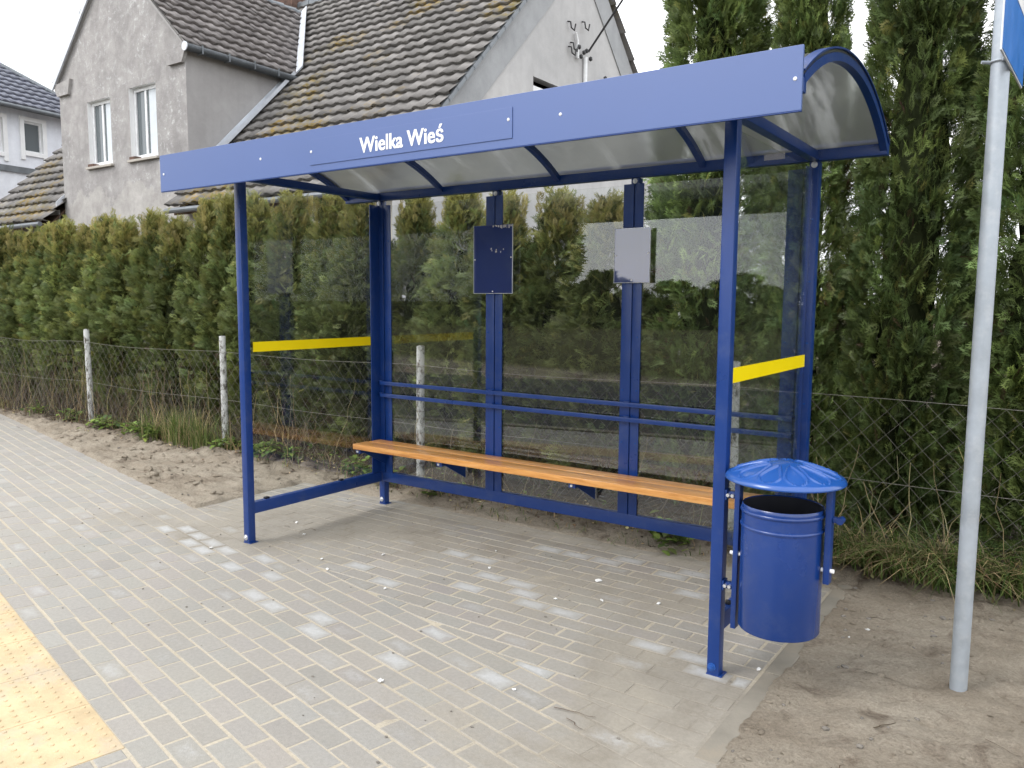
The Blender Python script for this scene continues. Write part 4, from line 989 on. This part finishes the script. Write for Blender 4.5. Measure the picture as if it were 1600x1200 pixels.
for i in range(80):
    x = 3.30 + abs(g.gauss(0, .05)); y = g.uniform(-.75, 1.45); r_ = min(.02, abs(g.gauss(0, .004)) + .002)
    t = bmesh.new(); bmesh.ops.create_icosphere(t, subdivisions=1, radius=r_, matrix=Matrix.Translation((x - .06, y, max(0, ground_h(x, y)) + r_ * .1)) @ Matrix.Diagonal((g.uniform(.9, 2.0), g.uniform(.7, 1.2), g.uniform(.4, .7), 1))); cl_b.merge(t)
tag(cl_b.build('soil_clods', M['soil'], None, True, 60), kind='stuff')

# ------------------------------------------------------------------ wire fence
fe = thing('wire_fence', 'rusty chain-link fence on limewashed round posts along the hedge foot', 'fence', (-2.7, 1.75, 0))
for x in (-10.43, -7.85, -5.28, -2.71, -.14, 2.44, 5.0):
    b = MB(); le = g.gauss(0, .012) if abs(x + 5.28) > .1 else -.03
    b.tube([(x, 1.75, -.2), (x + le * .3, 1.75, .4), (x + le, 1.75, 1.14), (x + le, 1.75, 1.145)], [.034, .033, .031, .022], 14); p_ = b.build('fence_post', M['post'], fe, True, 50)
    b = MB()
    for z in (.28, .62, .98): b.tube([(x + le * z + .036 * math.cos(a), 1.75 + .036 * math.sin(a), z + .004 * math.sin(3 * a)) for a in np.linspace(0, 6.283, 13)], .0022, 5)
    b.build('tie_wire', M['wire'], p_)
V = []; F = []; cell = .062; X0, X1, ZB, ZT = -10.4, 5.0, .06, .99
nz = int((ZT - ZB) / (cell / 1))
def wpos(x, z): return (x, 1.712 + .012 * noise.noise((x * 1.3, z * 2, 5)), z + .018 * noise.noise((x * .8, z, 2)) - .02 * math.sin(math.pi * ((x + 5.28) % 2.57) / 2.57) * (z / ZT))
nw = int((X1 - X0) / cell)
for i in range(nw):
    x = X0 + i * cell
    for sgn in (1, -1):
        # every strand zigzags down the mesh
        if sgn == -1: continue
        prev = None
        for k in range(nz + 1):
            p = wpos(x + (cell if (k + i) % 2 else 0), ZB + k * (ZT - ZB) / nz); dy = .003 if k % 2 else -.003; r_ = .0015; b0 = len(V)
            V += [(p[0] - r_, p[1] + dy, p[2]), (p[0], p[1] + dy - r_ * 1.6, p[2]), (p[0] + r_, p[1] + dy, p[2])]
            if prev is not None:
                for q in range(3): F.append((prev + q, prev + (q + 1) % 3, b0 + (q + 1) % 3, b0 + q))
            prev = b0
link('wire_netting', np_mesh('wire_netting', V, F), M['wire'], fe)
for z in (.985, .52, .07):
    b = MB(); b.tube([wpos(x, z) if z != .985 else (wpos(x, .99)[0], wpos(x, .99)[1] - .004, wpos(x, .99)[2] + .004) for x in np.arange(X0, X1, .32)], .0017, 5); b.build('tension_wire', M['wire'], fe)

# ------------------------------------------------------------------ farmhouse
fh = thing('farmhouse', 'old grey rendered farmhouse with mossy tiled roof, chimney and steep gabled cross wing', 'house', (-11, 8, 0))
def roof_tiles(name, O, u, v, L, H, mat, parent, tw=.30, ex=.335, keep=None, seed=1, wave=.032, step=.075, smoothv=.10):
    g2 = np.random.default_rng(seed); O, u, v = Vector(O), Vector(u).normalized(), Vector(v).normalized(); n = u.cross(v).normalized()
    if n.z < 0: n = -n
    V = []; F = []; T = []; nu = int(round(L / tw)); nv = int(math.ceil(H / ex)); S5 = [0, .18, .36, .55, .78, 1.0]; prof = [.3, 1.0, .85, .1, .0, .3]
    for r in range(nv):
        v0, v1 = r * ex, min(H, (r + 1) * ex + .05); sag = .012 * math.sin(r * 1.7)
        for c in range(nu):
            uc = (c + .5) * L / nu
            if keep and not keep(uc, (v0 + v1) / 2): continue
            t = float(np.clip(g2.normal(1, smoothv), .6, 1.4)); dz = g2.normal(0, .004); b = len(V); tl = g2.normal(0, .006)
            for row, (vv, hh) in enumerate(((v0 + .06, -.01), (v0, step), (v1, .004))):
                for s5, p5 in zip(S5, prof):
                    q = O + u * ((c + s5) * L / nu) + v * (vv + tl) + n * (hh + (wave * p5 if row else wave * p5 - .02) + dz + .012 * noise.noise((uc * .6, vv * .6, seed)))
                    V.append(tuple(q)); T.append((t, t, t))
            for row in range(2):
                for k in range(5): a = b + row * 6 + k; F.append((a, a + 1, a + 7, a + 6))
    return link(name, np_mesh(name, V, F, T), mat, parent)
WX0_, WX1_ = -15.03, -10.15
EZ, EY, RY, RZ = 3.21, 5.85, 11.9, 9.26; XL, XR = -18.8, -4.66
sl = Vector((0, RY - EY, RZ - EZ)); HS = sl.length
main_roof = roof_tiles('roof', (XL, EY, EZ), (1, 0, 0), sl, XR - XL + .12, HS, M['tile'], fh, seed=2, keep=lambda a, b: not (-15.0 < XL + a < -10.2 and EY + b * .707 < 8.6), smoothv=.13)
roof_tiles('rear_slope', (XL, 2 * RY - EY, EZ), (1, 0, 0), (0, -(RY - EY), RZ - EZ), XR - XL + .12, HS, M['tile'], main_roof, tw=.6, ex=.67, seed=3)
b = MB()
for i in range(36):
    x = XL + i * .395; b.cyl((x, RY, RZ + .0), (x + .41, RY, RZ + .015), .12, .135, 10)
b.build('ridge_tiles', M['tile_clean'] if False else M['gutter'], main_roof, True)
# under-roof boards so no light leaks
for xa, xb in ((XL + .05, WX0_ - .02), (WX1_ + .02, XR - .05)):
    b = MB(); b.prism([(xa, EY + .12, EZ - .06), (xa, RY, RZ - .07), (xa, 2 * RY - EY - .12, EZ - .06), (xa, 2 * RY - EY - .12, EZ - .12), (xa, RY, RZ - .2), (xa, EY + .12, EZ - .12)], (xb - xa, 0, 0)); b.build('roof_boards', M['bark'], main_roof)
def rect_wall(name, axis_, c, lo, hi, z0, z1, holes, mat, parent, depth=.2, inward=1):
    """wall sheet at axis_=c with rectangular openings and their reveals"""
    xs = sorted({lo, hi, *[h[0] for h in holes], *[h[1] for h in holes]}); zs = sorted({z0, z1, *[h[2] for h in holes], *[h[3] for h in holes]}); b = MB()
    P = (lambda a, z, d=0: (a, c + d * inward, z)) if axis_ == 'y' else (lambda a, z, d=0: (c + d * inward, a, z))
    for x0, x1 in zip(xs, xs[1:]):
        for za, zb in zip(zs, zs[1:]):
            if any(h[0] <= x0 and x1 <= h[1] and h[2] <= za and zb <= h[3] for h in holes): continue
            b.poly([P(x0, za), P(x1, za), P(x1, zb), P(x0, zb)])
    bmesh.ops.remove_doubles(b.bm, verts=b.bm.verts[:], dist=.0005)
    return b, P
WX0, WX1, WY, WEZ, WRX, WRZ = -15.03, -10.15, 6.34, 6.28, -12.6, 8.66
HOL = [(-13.845, -12.905, 4.37, 5.76), (-12.17, -11.19, 4.37, 5.82)]
b, P = rect_wall('wall', 'y', WY, WX0, WX1, 0, WEZ, HOL, None, fh)
b.poly([(WX0, WY, WEZ), (WX1, WY, WEZ), (WX1 + .02, WY, WEZ + .12), (WRX, WY, WRZ - .04), (WX0 - .02, WY, WEZ + .12)])
b.build('gable_wall', M['plaster_grey'], fh)
for h in HOL:
    x0, x1, z0, z1 = h; d = .16; b = MB()
    for q in ([(x0, WY, z0), (x0, WY + d, z0), (x0, WY + d, z1), (x0, WY, z1)], [(x1, WY, z0), (x1, WY + d, z0), (x1, WY + d, z1), (x1, WY, z1)], [(x0, WY, z1), (x1, WY, z1), (x1, WY + d, z1), (x0, WY + d, z1)], [(x0, WY, z0), (x1, WY, z0), (x1, WY + d, z0), (x0, WY + d, z0)]): b.poly(q)
    wi = b.build('window', M['white'], fh)
    b = MB(); yf = WY + .10
    b.box(x0 + .003, x0 + .075, yf, yf + .055, z0, z1, .004); b.box(x1 - .075, x1 - .003, yf, yf + .055, z0, z1, .004); b.box(x0 + .075, x1 - .075, yf + .002, yf + .053, z1 - .075, z1 - .003, .004); b.box(x0 + .075, x1 - .075, yf + .002, yf + .053, z0 + .003, z0 + .10, .004)
    b.box(x0 + .40, x0 + .46, yf + .003, yf + .05, z0 + .1, z1 - .075, .004); b.build('frame', M['wfix'], wi)
    b = MB(); b.box(x0 + .075, x1 - .075, yf + .03, yf + .036, z0 + .1, z1 - .075); b.build('pane', M['pane'], wi)
    b = MB(); b.box(x0 + .53, x1 - .08, yf + .0265, yf + .0285, z0 + .1, z1 - .075); b.build('curtain', M['curtain'], wi)
    b = MB(); b.box(x0 - .06, x1 + .06, WY - .07, WY + .16, z0 - .055, z0 - .004, .006); b.build('sill', M['plaster_cream'], wi)
    b = MB(); b.box(x0 - .02, x0 + .2, WY - .04, WY + .10, z0 - .002, z0 + .06, .004); b.build('brick', M['brickred'], wi)
# side walls of the wing, main walls
b = MB(); b.poly([(WX1, WY, 0), (WX1, 12, 0), (WX1, 12, WEZ - .02), (WX1, WY, WEZ - .02)]); b.build('side_wall', M['plaster_side'], fh)
b = MB(); b.poly([(WX0, WY, 0), (WX0, 12, 0), (WX0, 12, WEZ), (WX0, WY, WEZ)]); b.build('side_wall', M['plaster_side'], fh)
b, P = rect_wall('wall', 'y', 6.22, XL + .15, WX0, 0, EZ + .3, [], None, fh); b.build('front_wall', M['plaster_grey'], fh)
HF = [(-8.6, -7.6, .9, 2.35), (-6.6, -5.6, .9, 2.35)]
b, P = rect_wall('wall', 'y', 6.22, WX1, XR, 0, EZ + .33, HF, None, fh); b.build('front_wall', M['plaster_cream'], fh)
for h in HF:
    x0, x1, z0, z1 = h; b = MB(); b.box(x0, x1, 6.27, 6.33, z0, z1); b.build('window', M['wfix'], fh)
# right gable end with border bands
HG = [(10.15, 11.25, 4.5, 5.80)]
b, P = rect_wall('wall', 'x', XR, 6.22, 2 * RY - 6.22, 0, 3.54, [], None, fh)
b2, _ = rect_wall('wall', 'x', XR, 9.4, 14.4, 3.54, 6.60, HG, None, fh)
tmp = bpy.data.meshes.new('t'); b2.bm.to_mesh(tmp); b2.bm.free(); b.bm.from_mesh(tmp)
YE = 6.22
b.poly([(XR, YE, 3.54), (XR, 9.4, 3.54), (XR, 9.4, 6.60)]) if False else None
def rake(y): return RZ - .06 - abs(y - RY)
b.poly([(XR, YE, 3.54), (XR, 9.4, 3.54), (XR, 9.4, rake(9.4))]); b.poly([(XR, 9.4, 6.60), (XR, 14.4, 6.60), (XR, 14.4, rake(14.4)), (XR, RY, rake(RY)), (XR, 9.4, rake(9.4))]); b.poly([(XR, 14.4, 3.54), (XR, 2 * RY - YE, 3.54), (XR, 14.4, rake(14.4))])
b.build('gable_wall', M['plaster_light'], fh)
b = MB()
for s_ in (-1, 1):
    pts = [(XR, RY + s_ * (RY - YE), 3.5), (XR, RY, rake(RY) + .02), (XR, RY, rake(RY) - .75), (XR, RY + s_ * (RY - YE - .75), 3.5)]; b.prism(pts, (.025, 0, 0))
b.build('border_band', M['plaster_border'], fh)
x0, x1, z0, z1 = HG[0]; b = MB(); d = .2
for q in ([(XR, x0, z0), (XR - d, x0, z0), (XR - d, x0, z1), (XR, x0, z1)], [(XR, x1, z0), (XR - d, x1, z0), (XR - d, x1, z1), (XR, x1, z1)], [(XR, x0, z1), (XR, x1, z1), (XR - d, x1, z1), (XR - d, x0, z1)], [(XR, x0, z0), (XR, x1, z0), (XR - d, x1, z0), (XR - d, x0, z0)]): b.poly(q)
wi = b.build('window', M['plaster_border'], fh)
b = MB(); b.box(XR - .17, XR - .10, x0 + .002, x0 + .08, z0, z1); b.box(XR - .17, XR - .10, x1 - .08, x1 - .002, z0, z1); b.box(XR - .169, XR - .101, x0 + .08, x1 - .08, z1 - .22, z1 - .12); b.box(XR - .169, XR - .101, x0 + .08, x1 - .08, z0, z0 + .09); b.build('frame', M['wfix'], wi)
b = MB(); b.box(XR - .14, XR - .135, x0 + .08, x1 - .08, z0 + .09, z1 - .22); b.build('pane', M['pane'], wi)
b = MB(); b.poly([(XL + .15, 6.22, 0), (XL + .15, 2 * RY - 6.22, 0), (XL + .15, 2 * RY - 6.22, 3.54), (XL + .15, RY, RZ - .06), (XL + .15, 6.22, 3.54)]); b.build('gable_wall', M['plaster_side'], fh)
b = MB(); b.poly([(XL + .15, 2 * RY - 6.22, 0), (XR, 2 * RY - 6.22, 0), (XR, 2 * RY - 6.22, 3.54), (XL + .15, 2 * RY - 6.22, 3.54)]); b.build('rear_wall', M['plaster_side'], fh)
# verge tiles of the main roof, right gable
b = MB()
for i in range(27):
    t0, t1 = i / 27, (i + 1.06) / 27; q0 = Vector((XR + .06, EY, EZ + .03)) + sl * t0; q1 = Vector((XR + .06, EY, EZ + .03)) + sl * min(1, t1)
    b.prism([q0, q1, q1 + Vector((0, .04, -.04)), q0 + Vector((0, .05, -.05))], (.08, 0, 0))
b.build('verge_tiles', M['gutter'], main_roof)
# wing roof
wdir = Vector((WRX - WX1 - .12, 0, WRZ - WEZ + .10)); wl = wdir.length
yk = lambda z: 8.69 + (z - 6.05) + .25
wr = roof_tiles('roof', (WX1 + .13, WY - .06, WEZ + .02), (0, 1, 0), wdir, 5.4, wl, M['tile_clean'], fh, seed=5, keep=lambda a, b: WY - .06 + a < yk(WEZ + b * wdir.z / wl), tw=.27, ex=.305, smoothv=.12)
roof_tiles('left_slope', (WX0 - .13, WY - .06, WEZ + .02), (0, 1, 0), Vector((WRX - WX0 + .12, 0, WRZ - WEZ + .10)), 5.4, wl, M['tile_clean'], wr, tw=.5, ex=.6, seed=6)
b = MB()
for i in range(14): b.cyl((WRX, WY - .06 + i * .4, WRZ + .10), (WRX, WY + .35 + i * .4, WRZ + .115), .10, .115, 10)
b.build('ridge_tiles', M['gutter'], wr, True)
b = MB(); b.prism([(WX1 + .1, WY - .03, WEZ - .0), (WRX, WY - .03, WRZ + .03), (WX0 - .1, WY - .03, WEZ - .0), (WX0 - .1, WY - .03, WEZ - .05), (WRX, WY - .03, WRZ - .06), (WX1 + .1, WY - .03, WEZ - .05)], (0, 4.2, 0)); b.build('roof_boards', M['plaster_side'], wr)
for s_, xw in ((1, WX1), (-1, WX0)):
    b = MB(); b.prism([(xw - s_ * .62, WY, WEZ + .06), (xw + s_ * .08, WY, WEZ + .0), (xw + s_ * .07, WY, WEZ - .10), (xw - s_ * .03, WY, WEZ - .26), (xw - s_ * .50, WY, WEZ - .26)], (0, -.07, 0)); b.build('corbel', M['plaster_grey'], fh)
b = MB(); b.prism([(WX0 - .14, WY - .10, WEZ + .0), (WRX, WY - .10, WRZ + .10), (WRX, WY - .10, WRZ - .02), (WX0 - .14, WY - .10, WEZ - .12)], (0, .035, 0)); b.build('verge_board', M['zincsheet'], wr)
b = MB(); gp = []
for i in range(2):
    b.tube([(WX1 + .19, WY - .12 + 2.85 * t, WEZ - .02 - .03 * t) for t in np.linspace(0, 1, 6)], .075, 12)
gu = b.build('gutter', M['gutter'], fh, True)
b = MB(); b.cyl((WX1 + .19, WY - .14, WEZ - .02), (WX1 + .19, WY - .122, WEZ - .02), .085, None, 16); b.build('end_cap', M['zincsheet'], gu, True)
b = MB()
for i in range(5): y = WY + .2 + i * .6; b.box(WX1 + .10, WX1 + .28, y - .015, y + .015, WEZ - .105, WEZ - .09); b.box(WX1 + .262, WX1 + .28, y - .014, y + .014, WEZ - .09, WEZ + .05)
b.build('gutter_bracket', M['gutter'], gu)
b = MB(); b.tube([(XL, EY - .07, EZ - .06), (WX0 - .02, EY - .07, EZ - .05)], .05, 10); b.build('gutter', M['gutter'], fh, True)
b = MB(); b.tube([(WX1 + .05, EY - .07, EZ - .06), (XR + .1, EY - .07, EZ - .05)], .05, 10)
b.build('gutter', M['gutter'], fh, True)
# flashings: valley and wall abutment
va, vb = Vector((WX1 + .13, 8.92, 6.30)), Vector((WRX, 11.30, 8.72)); ln = Vector((-.5, -.55, .75)).normalized()
b = MB(); sd_ = Vector((.20, .0, .19)); b.prism([va + Vector((.02, -.02, .05)), vb + Vector((.02, -.02, .07)), vb + sd_ + Vector((0, .02, .02)), va + sd_ + Vector((0, .02, .0))], (.01, -.02, .03)); b.build('flashing', M['zincsheet'], fh)
b = MB(); p0, p1 = Vector((WX1 + .01, EY + .45, EZ + .5)), Vector((WX1 + .01, 8.85, 6.24)); b.prism([p0, p1, p1 + Vector((0, 0, .20)), p0 + Vector((0, 0, .20))], (.02, 0, 0)); b.prism([p0 + Vector((.02, 0, 0)), p1 + Vector((.02, 0, 0)), p1 + Vector((.2, 0, .10)), p0 + Vector((.2, 0, .10))], (0, -.05, .06)); b.build('flashing', M['zincsheet'], fh)
p0, p1 = Vector((WX0 - .01, EY + .3, EZ + .35)), Vector((WX0 - .01, 8.6, 6.0)); b = MB(); b.prism([p0, p1, p1 + Vector((0, 0, .12)), p0 + Vector((0, 0, .12))], (-.02, 0, 0)); b.build('flashing', M['zincsheet'], fh)
b = MB(); b.box(-14.5, -13.15, 11.5, 12.3, 8.6, 9.12, .01); ch0 = b.build('chimney_base', M['plaster_side'], main_roof)
b = MB(); b.box(-14.35, -13.30, 11.6, 12.2, 9.12, 11.0, .01); ch = b.build('chimney', M['brickred'], main_roof)
b = MB(); b.box(-14.45, -13.2, 11.5, 12.3, 11.0, 11.12, .01); b.build('chimney_cap', M['plaster_side'], ch)
b = MB(); b.cyl((-12.35, 11.9, 9.2), (-12.35, 11.9, 11.4), .02, None, 8); b.cyl((-12.95, 11.9, 9.2), (-12.95, 11.9, 11.2), .016, None, 8) if False else None
b.build('aerial_mast', M['galv'], main_roof) if False else b.bm.free()
# insulators, conduit on the right gable
b = MB(); xg = XR + .03
def hook(y, z): b.tube([(xg - .02, y, z + .12), (xg + .05, y, z + .1), (xg + .07, y, z - .02), (xg + .10, y + .07, z - .06), (xg + .10, y + .12, z + .08)], .016, 6)
for y, z in ((11.38, 7.03), (11.95, 7.18), (11.42, 6.55), (11.5, 6.95 - .3)): b = MB(); hook(y, z); b.build('cable_bracket', M['dark_wire'], fh, True)
for y, z in ((11.72, 6.72), (11.8, 6.55), (11.92, 6.66), (12.03, 6.72), (12.2, 6.60), (12.96, 6.30), (13.08, 6.36), (13.25, 6.2), (13.4, 6.2), (12.86, 6.35)): b = MB(); b.ball((xg + .06, y, z), .045, (1, 1, 1.2), 1); b.build('insulator', M['dark_wire'], fh, True)
b = MB(); b.cyl((xg + .02, 12.05, 5.95), (xg + .02, 12.05, 6.6), .045, None, 10); b.tube([(xg + .03, 11.62, 6.98), (xg + .03, 11.7, 6.85), (xg + .03, 11.72, 6.5)], .03, 8); b.build('conduit', M['wfix'], fh, True)
b = MB(); b.cyl((xg + .02, 12.05, 5.0), (xg + .02, 12.05, 5.95), .05, None, 10); b.build('conduit', M['gutter'], fh, True)
b = MB(); pts = [Vector((xg + .06, 12.1, 6.72)).lerp(Vector((2.6, 10.5, 13.3)), t) for t in np.linspace(0, 1, 16)]
b.tube(pts, .022, 6); ow = b.build('overhead_cable', M['dark_wire'], None, True); tag(ow, 'black overhead cable running from the gable wall up into the sky', 'cable')

# ------------------------------------------------------------------ white neighbour
wh = thing('white_house', 'white house with glazed dark tiled hip roof at the far left behind the farmhouse', 'house', (-23, 9, 0))
d1 = Vector((-.146, .989, 0)); d2 = Vector((-.989, -.146, 0)); C0 = Vector((-22.6, 8.85, 0)) - d1 * 3.6 ; LW, DW, EH = 5.9, 8.5, 7.2
def wp(a, dep, z): return C0 + d1 * a + d2 * dep + Vector((0, 0, z))
b = MB()
hs = [(3.62 + .05, 4.25, 5.98, 6.90), (2.45, 3.02, 5.85, 6.86), (.6, 1.2, 5.85, 6.86)]
xs = sorted({0, LW, *[h[0] for h in hs], *[h[1] for h in hs]}); zs = sorted({0, EH, *[h[2] for h in hs], *[h[3] for h in hs]})
for a0, a1 in zip(xs, xs[1:]):
    for z0, z1 in zip(zs, zs[1:]):
        if any(h[0] <= a0 and a1 <= h[1] and h[2] <= z0 and z1 <= h[3] for h in hs): continue
        b.poly([wp(a0, 0, z0), wp(a1, 0, z0), wp(a1, 0, z1), wp(a0, 0, z1)])
for q in ([(0, 0), (0, DW)], [(0, DW), (LW, DW)], [(LW, DW), (LW, 0)]): b.poly([wp(*q[0], 0), wp(*q[1], 0), wp(*q[1], EH), wp(*q[0], EH)])
bmesh.ops.remove_doubles(b.bm, verts=b.bm.verts[:], dist=.001); b.build('wall', M['plaster_white'], wh)
for a0, a1, z0, z1 in hs:
    b = MB(); e = .13
    def pr(a, c, za, zb, dep0, dep1): b.prism([wp(a, dep0, za), wp(c, dep0, za), wp(c, dep0, zb), wp(a, dep0, zb)], d2 * (dep1 - dep0))
    pr(a0 - e, a0, z0 - .25, z1 + e, -.05, .15); pr(a1, a1 + e, z0 - .25, z1 + e, -.05, .15); pr(a0, a1, z1, z1 + e, -.048, .15); pr(a0, a1, z0 - .12, z0, -.06, .15)
    wi = b.build('window', M['white'], wh)
    b = MB(); b.prism([wp(a0, .10, z0), wp(a1, .10, z0), wp(a1, .10, z1), wp(a0, .10, z1)], d2 * .02); b.build('pane', M['pane'], wi)
    b = MB(); pr(a0, a0 + .05, z0, z1, .06, .098); pr(a1 - .05, a1, z0, z1, .06, .098); pr(a0 + .05, a1 - .05, z1 - .05, z1, .061, .097); pr(a0 + .05, a1 - .05, z0, z0 + .05, .061, .097); b.build('frame', M['wfix'], wi)
b = MB(); b.prism([wp(-.02, -.07, 5.30), wp(LW + .02, -.07, 5.30), wp(LW + .02, -.07, 5.48), wp(-.02, -.07, 5.48)], d2 * .068); b.build('string_course', M['gutter'], wh)
ov = .45; RIDGE = 9.9
e0, e1, e2, e3 = wp(-ov, -ov, EH), wp(LW + ov, -ov, EH), wp(LW + ov, DW + ov, EH), wp(-ov, DW + ov, EH)
mid0, mid1 = wp(LW / 2, 3.4, RIDGE), wp(LW / 2, DW - 3.4, RIDGE)
b = MB(); b.poly([e0, e1, mid0]); b.poly([e1, e2, mid1, mid0]); b.poly([e2, e3, mid1]); b.poly([e3, e0, mid0, mid1]); b.poly([e0, e1, e2, e3])
for p_ in (e0, e1, e2, e3): pass
rb = b.build('roof', M['gutter'], wh)
u_ = d1; v_ = (mid0 - (e0 + e1) / 2); Lr = LW + 2 * ov; Hr = v_.length
roof_tiles('tiles', e0 + Vector((0, 0, .02)), u_, v_, Lr, Hr, M['tile_dark'], rb, tw=.30, ex=.34, seed=9, keep=lambda a, c: abs(a - Lr / 2) < Lr / 2 * (1 - c / Hr) + .1, wave=.03, smoothv=.05)
b = MB()
for p0 in (e0, e1):
    for i in range(14):
        q0, q1 = p0.lerp(mid0, i / 14), p0.lerp(mid0, (i + 1.1) / 14); b.cyl(q0 + Vector((0, 0, .05)), q1 + Vector((0, 0, .07)), .10, .085, 8)
b.build('hip_tiles', M['gutter'], rb, True)
b = MB(); b.tube([wp(-ov, -ov - .06, EH - .03), wp(LW + ov, -ov - .06, EH - .03)], .06, 10); b.build('gutter', M['gutter'], wh, True)

# ------------------------------------------------------------------ far side of the road (seen only as reflections in the glass)
FAR = shrub_meshes(40, 3.0, 1.5, 1500, lambda u: max(.15, math.sin(math.pi * min(1, u * .75 + .22))), L0=.55, green=(.04, .055, .018), lump=.5)
k = 0
for (x, y, s, h_) in ((-27, -27, 1.7, 3.0), (-23, -26, 1.6, 2.6), (-19.5, -25.5, 1.6, 2.4), (-16.4, -26, 1.4, 2.1), (-32, -28, 1.8, 3.0), (-37, -29, 2, 3.2), (-43, -30, 2, 3.2), (-13.5, -27, 1.2, .75), (-10.5, -28, 1.3, .62), (-7.5, -28, 1.2, .7), (-4.5, -28, 1.2, .6), (-1.5, -28, 1.3, .72), (2, -28, 1.3, .6), (5.5, -28, 1.3, .75), (9, -28, 1.3, .6), (12, -28, 1.2, .7), (15.5, -28, 1.3, .7), (19, -28, 1.4, .8)):
    place_tree('roadside_bush', FAR, x, y, .2, k * 1.3, (s, s, h_), 'dark bush in the field edge across the road', 'bush', 'bushes across the road'); k += 1
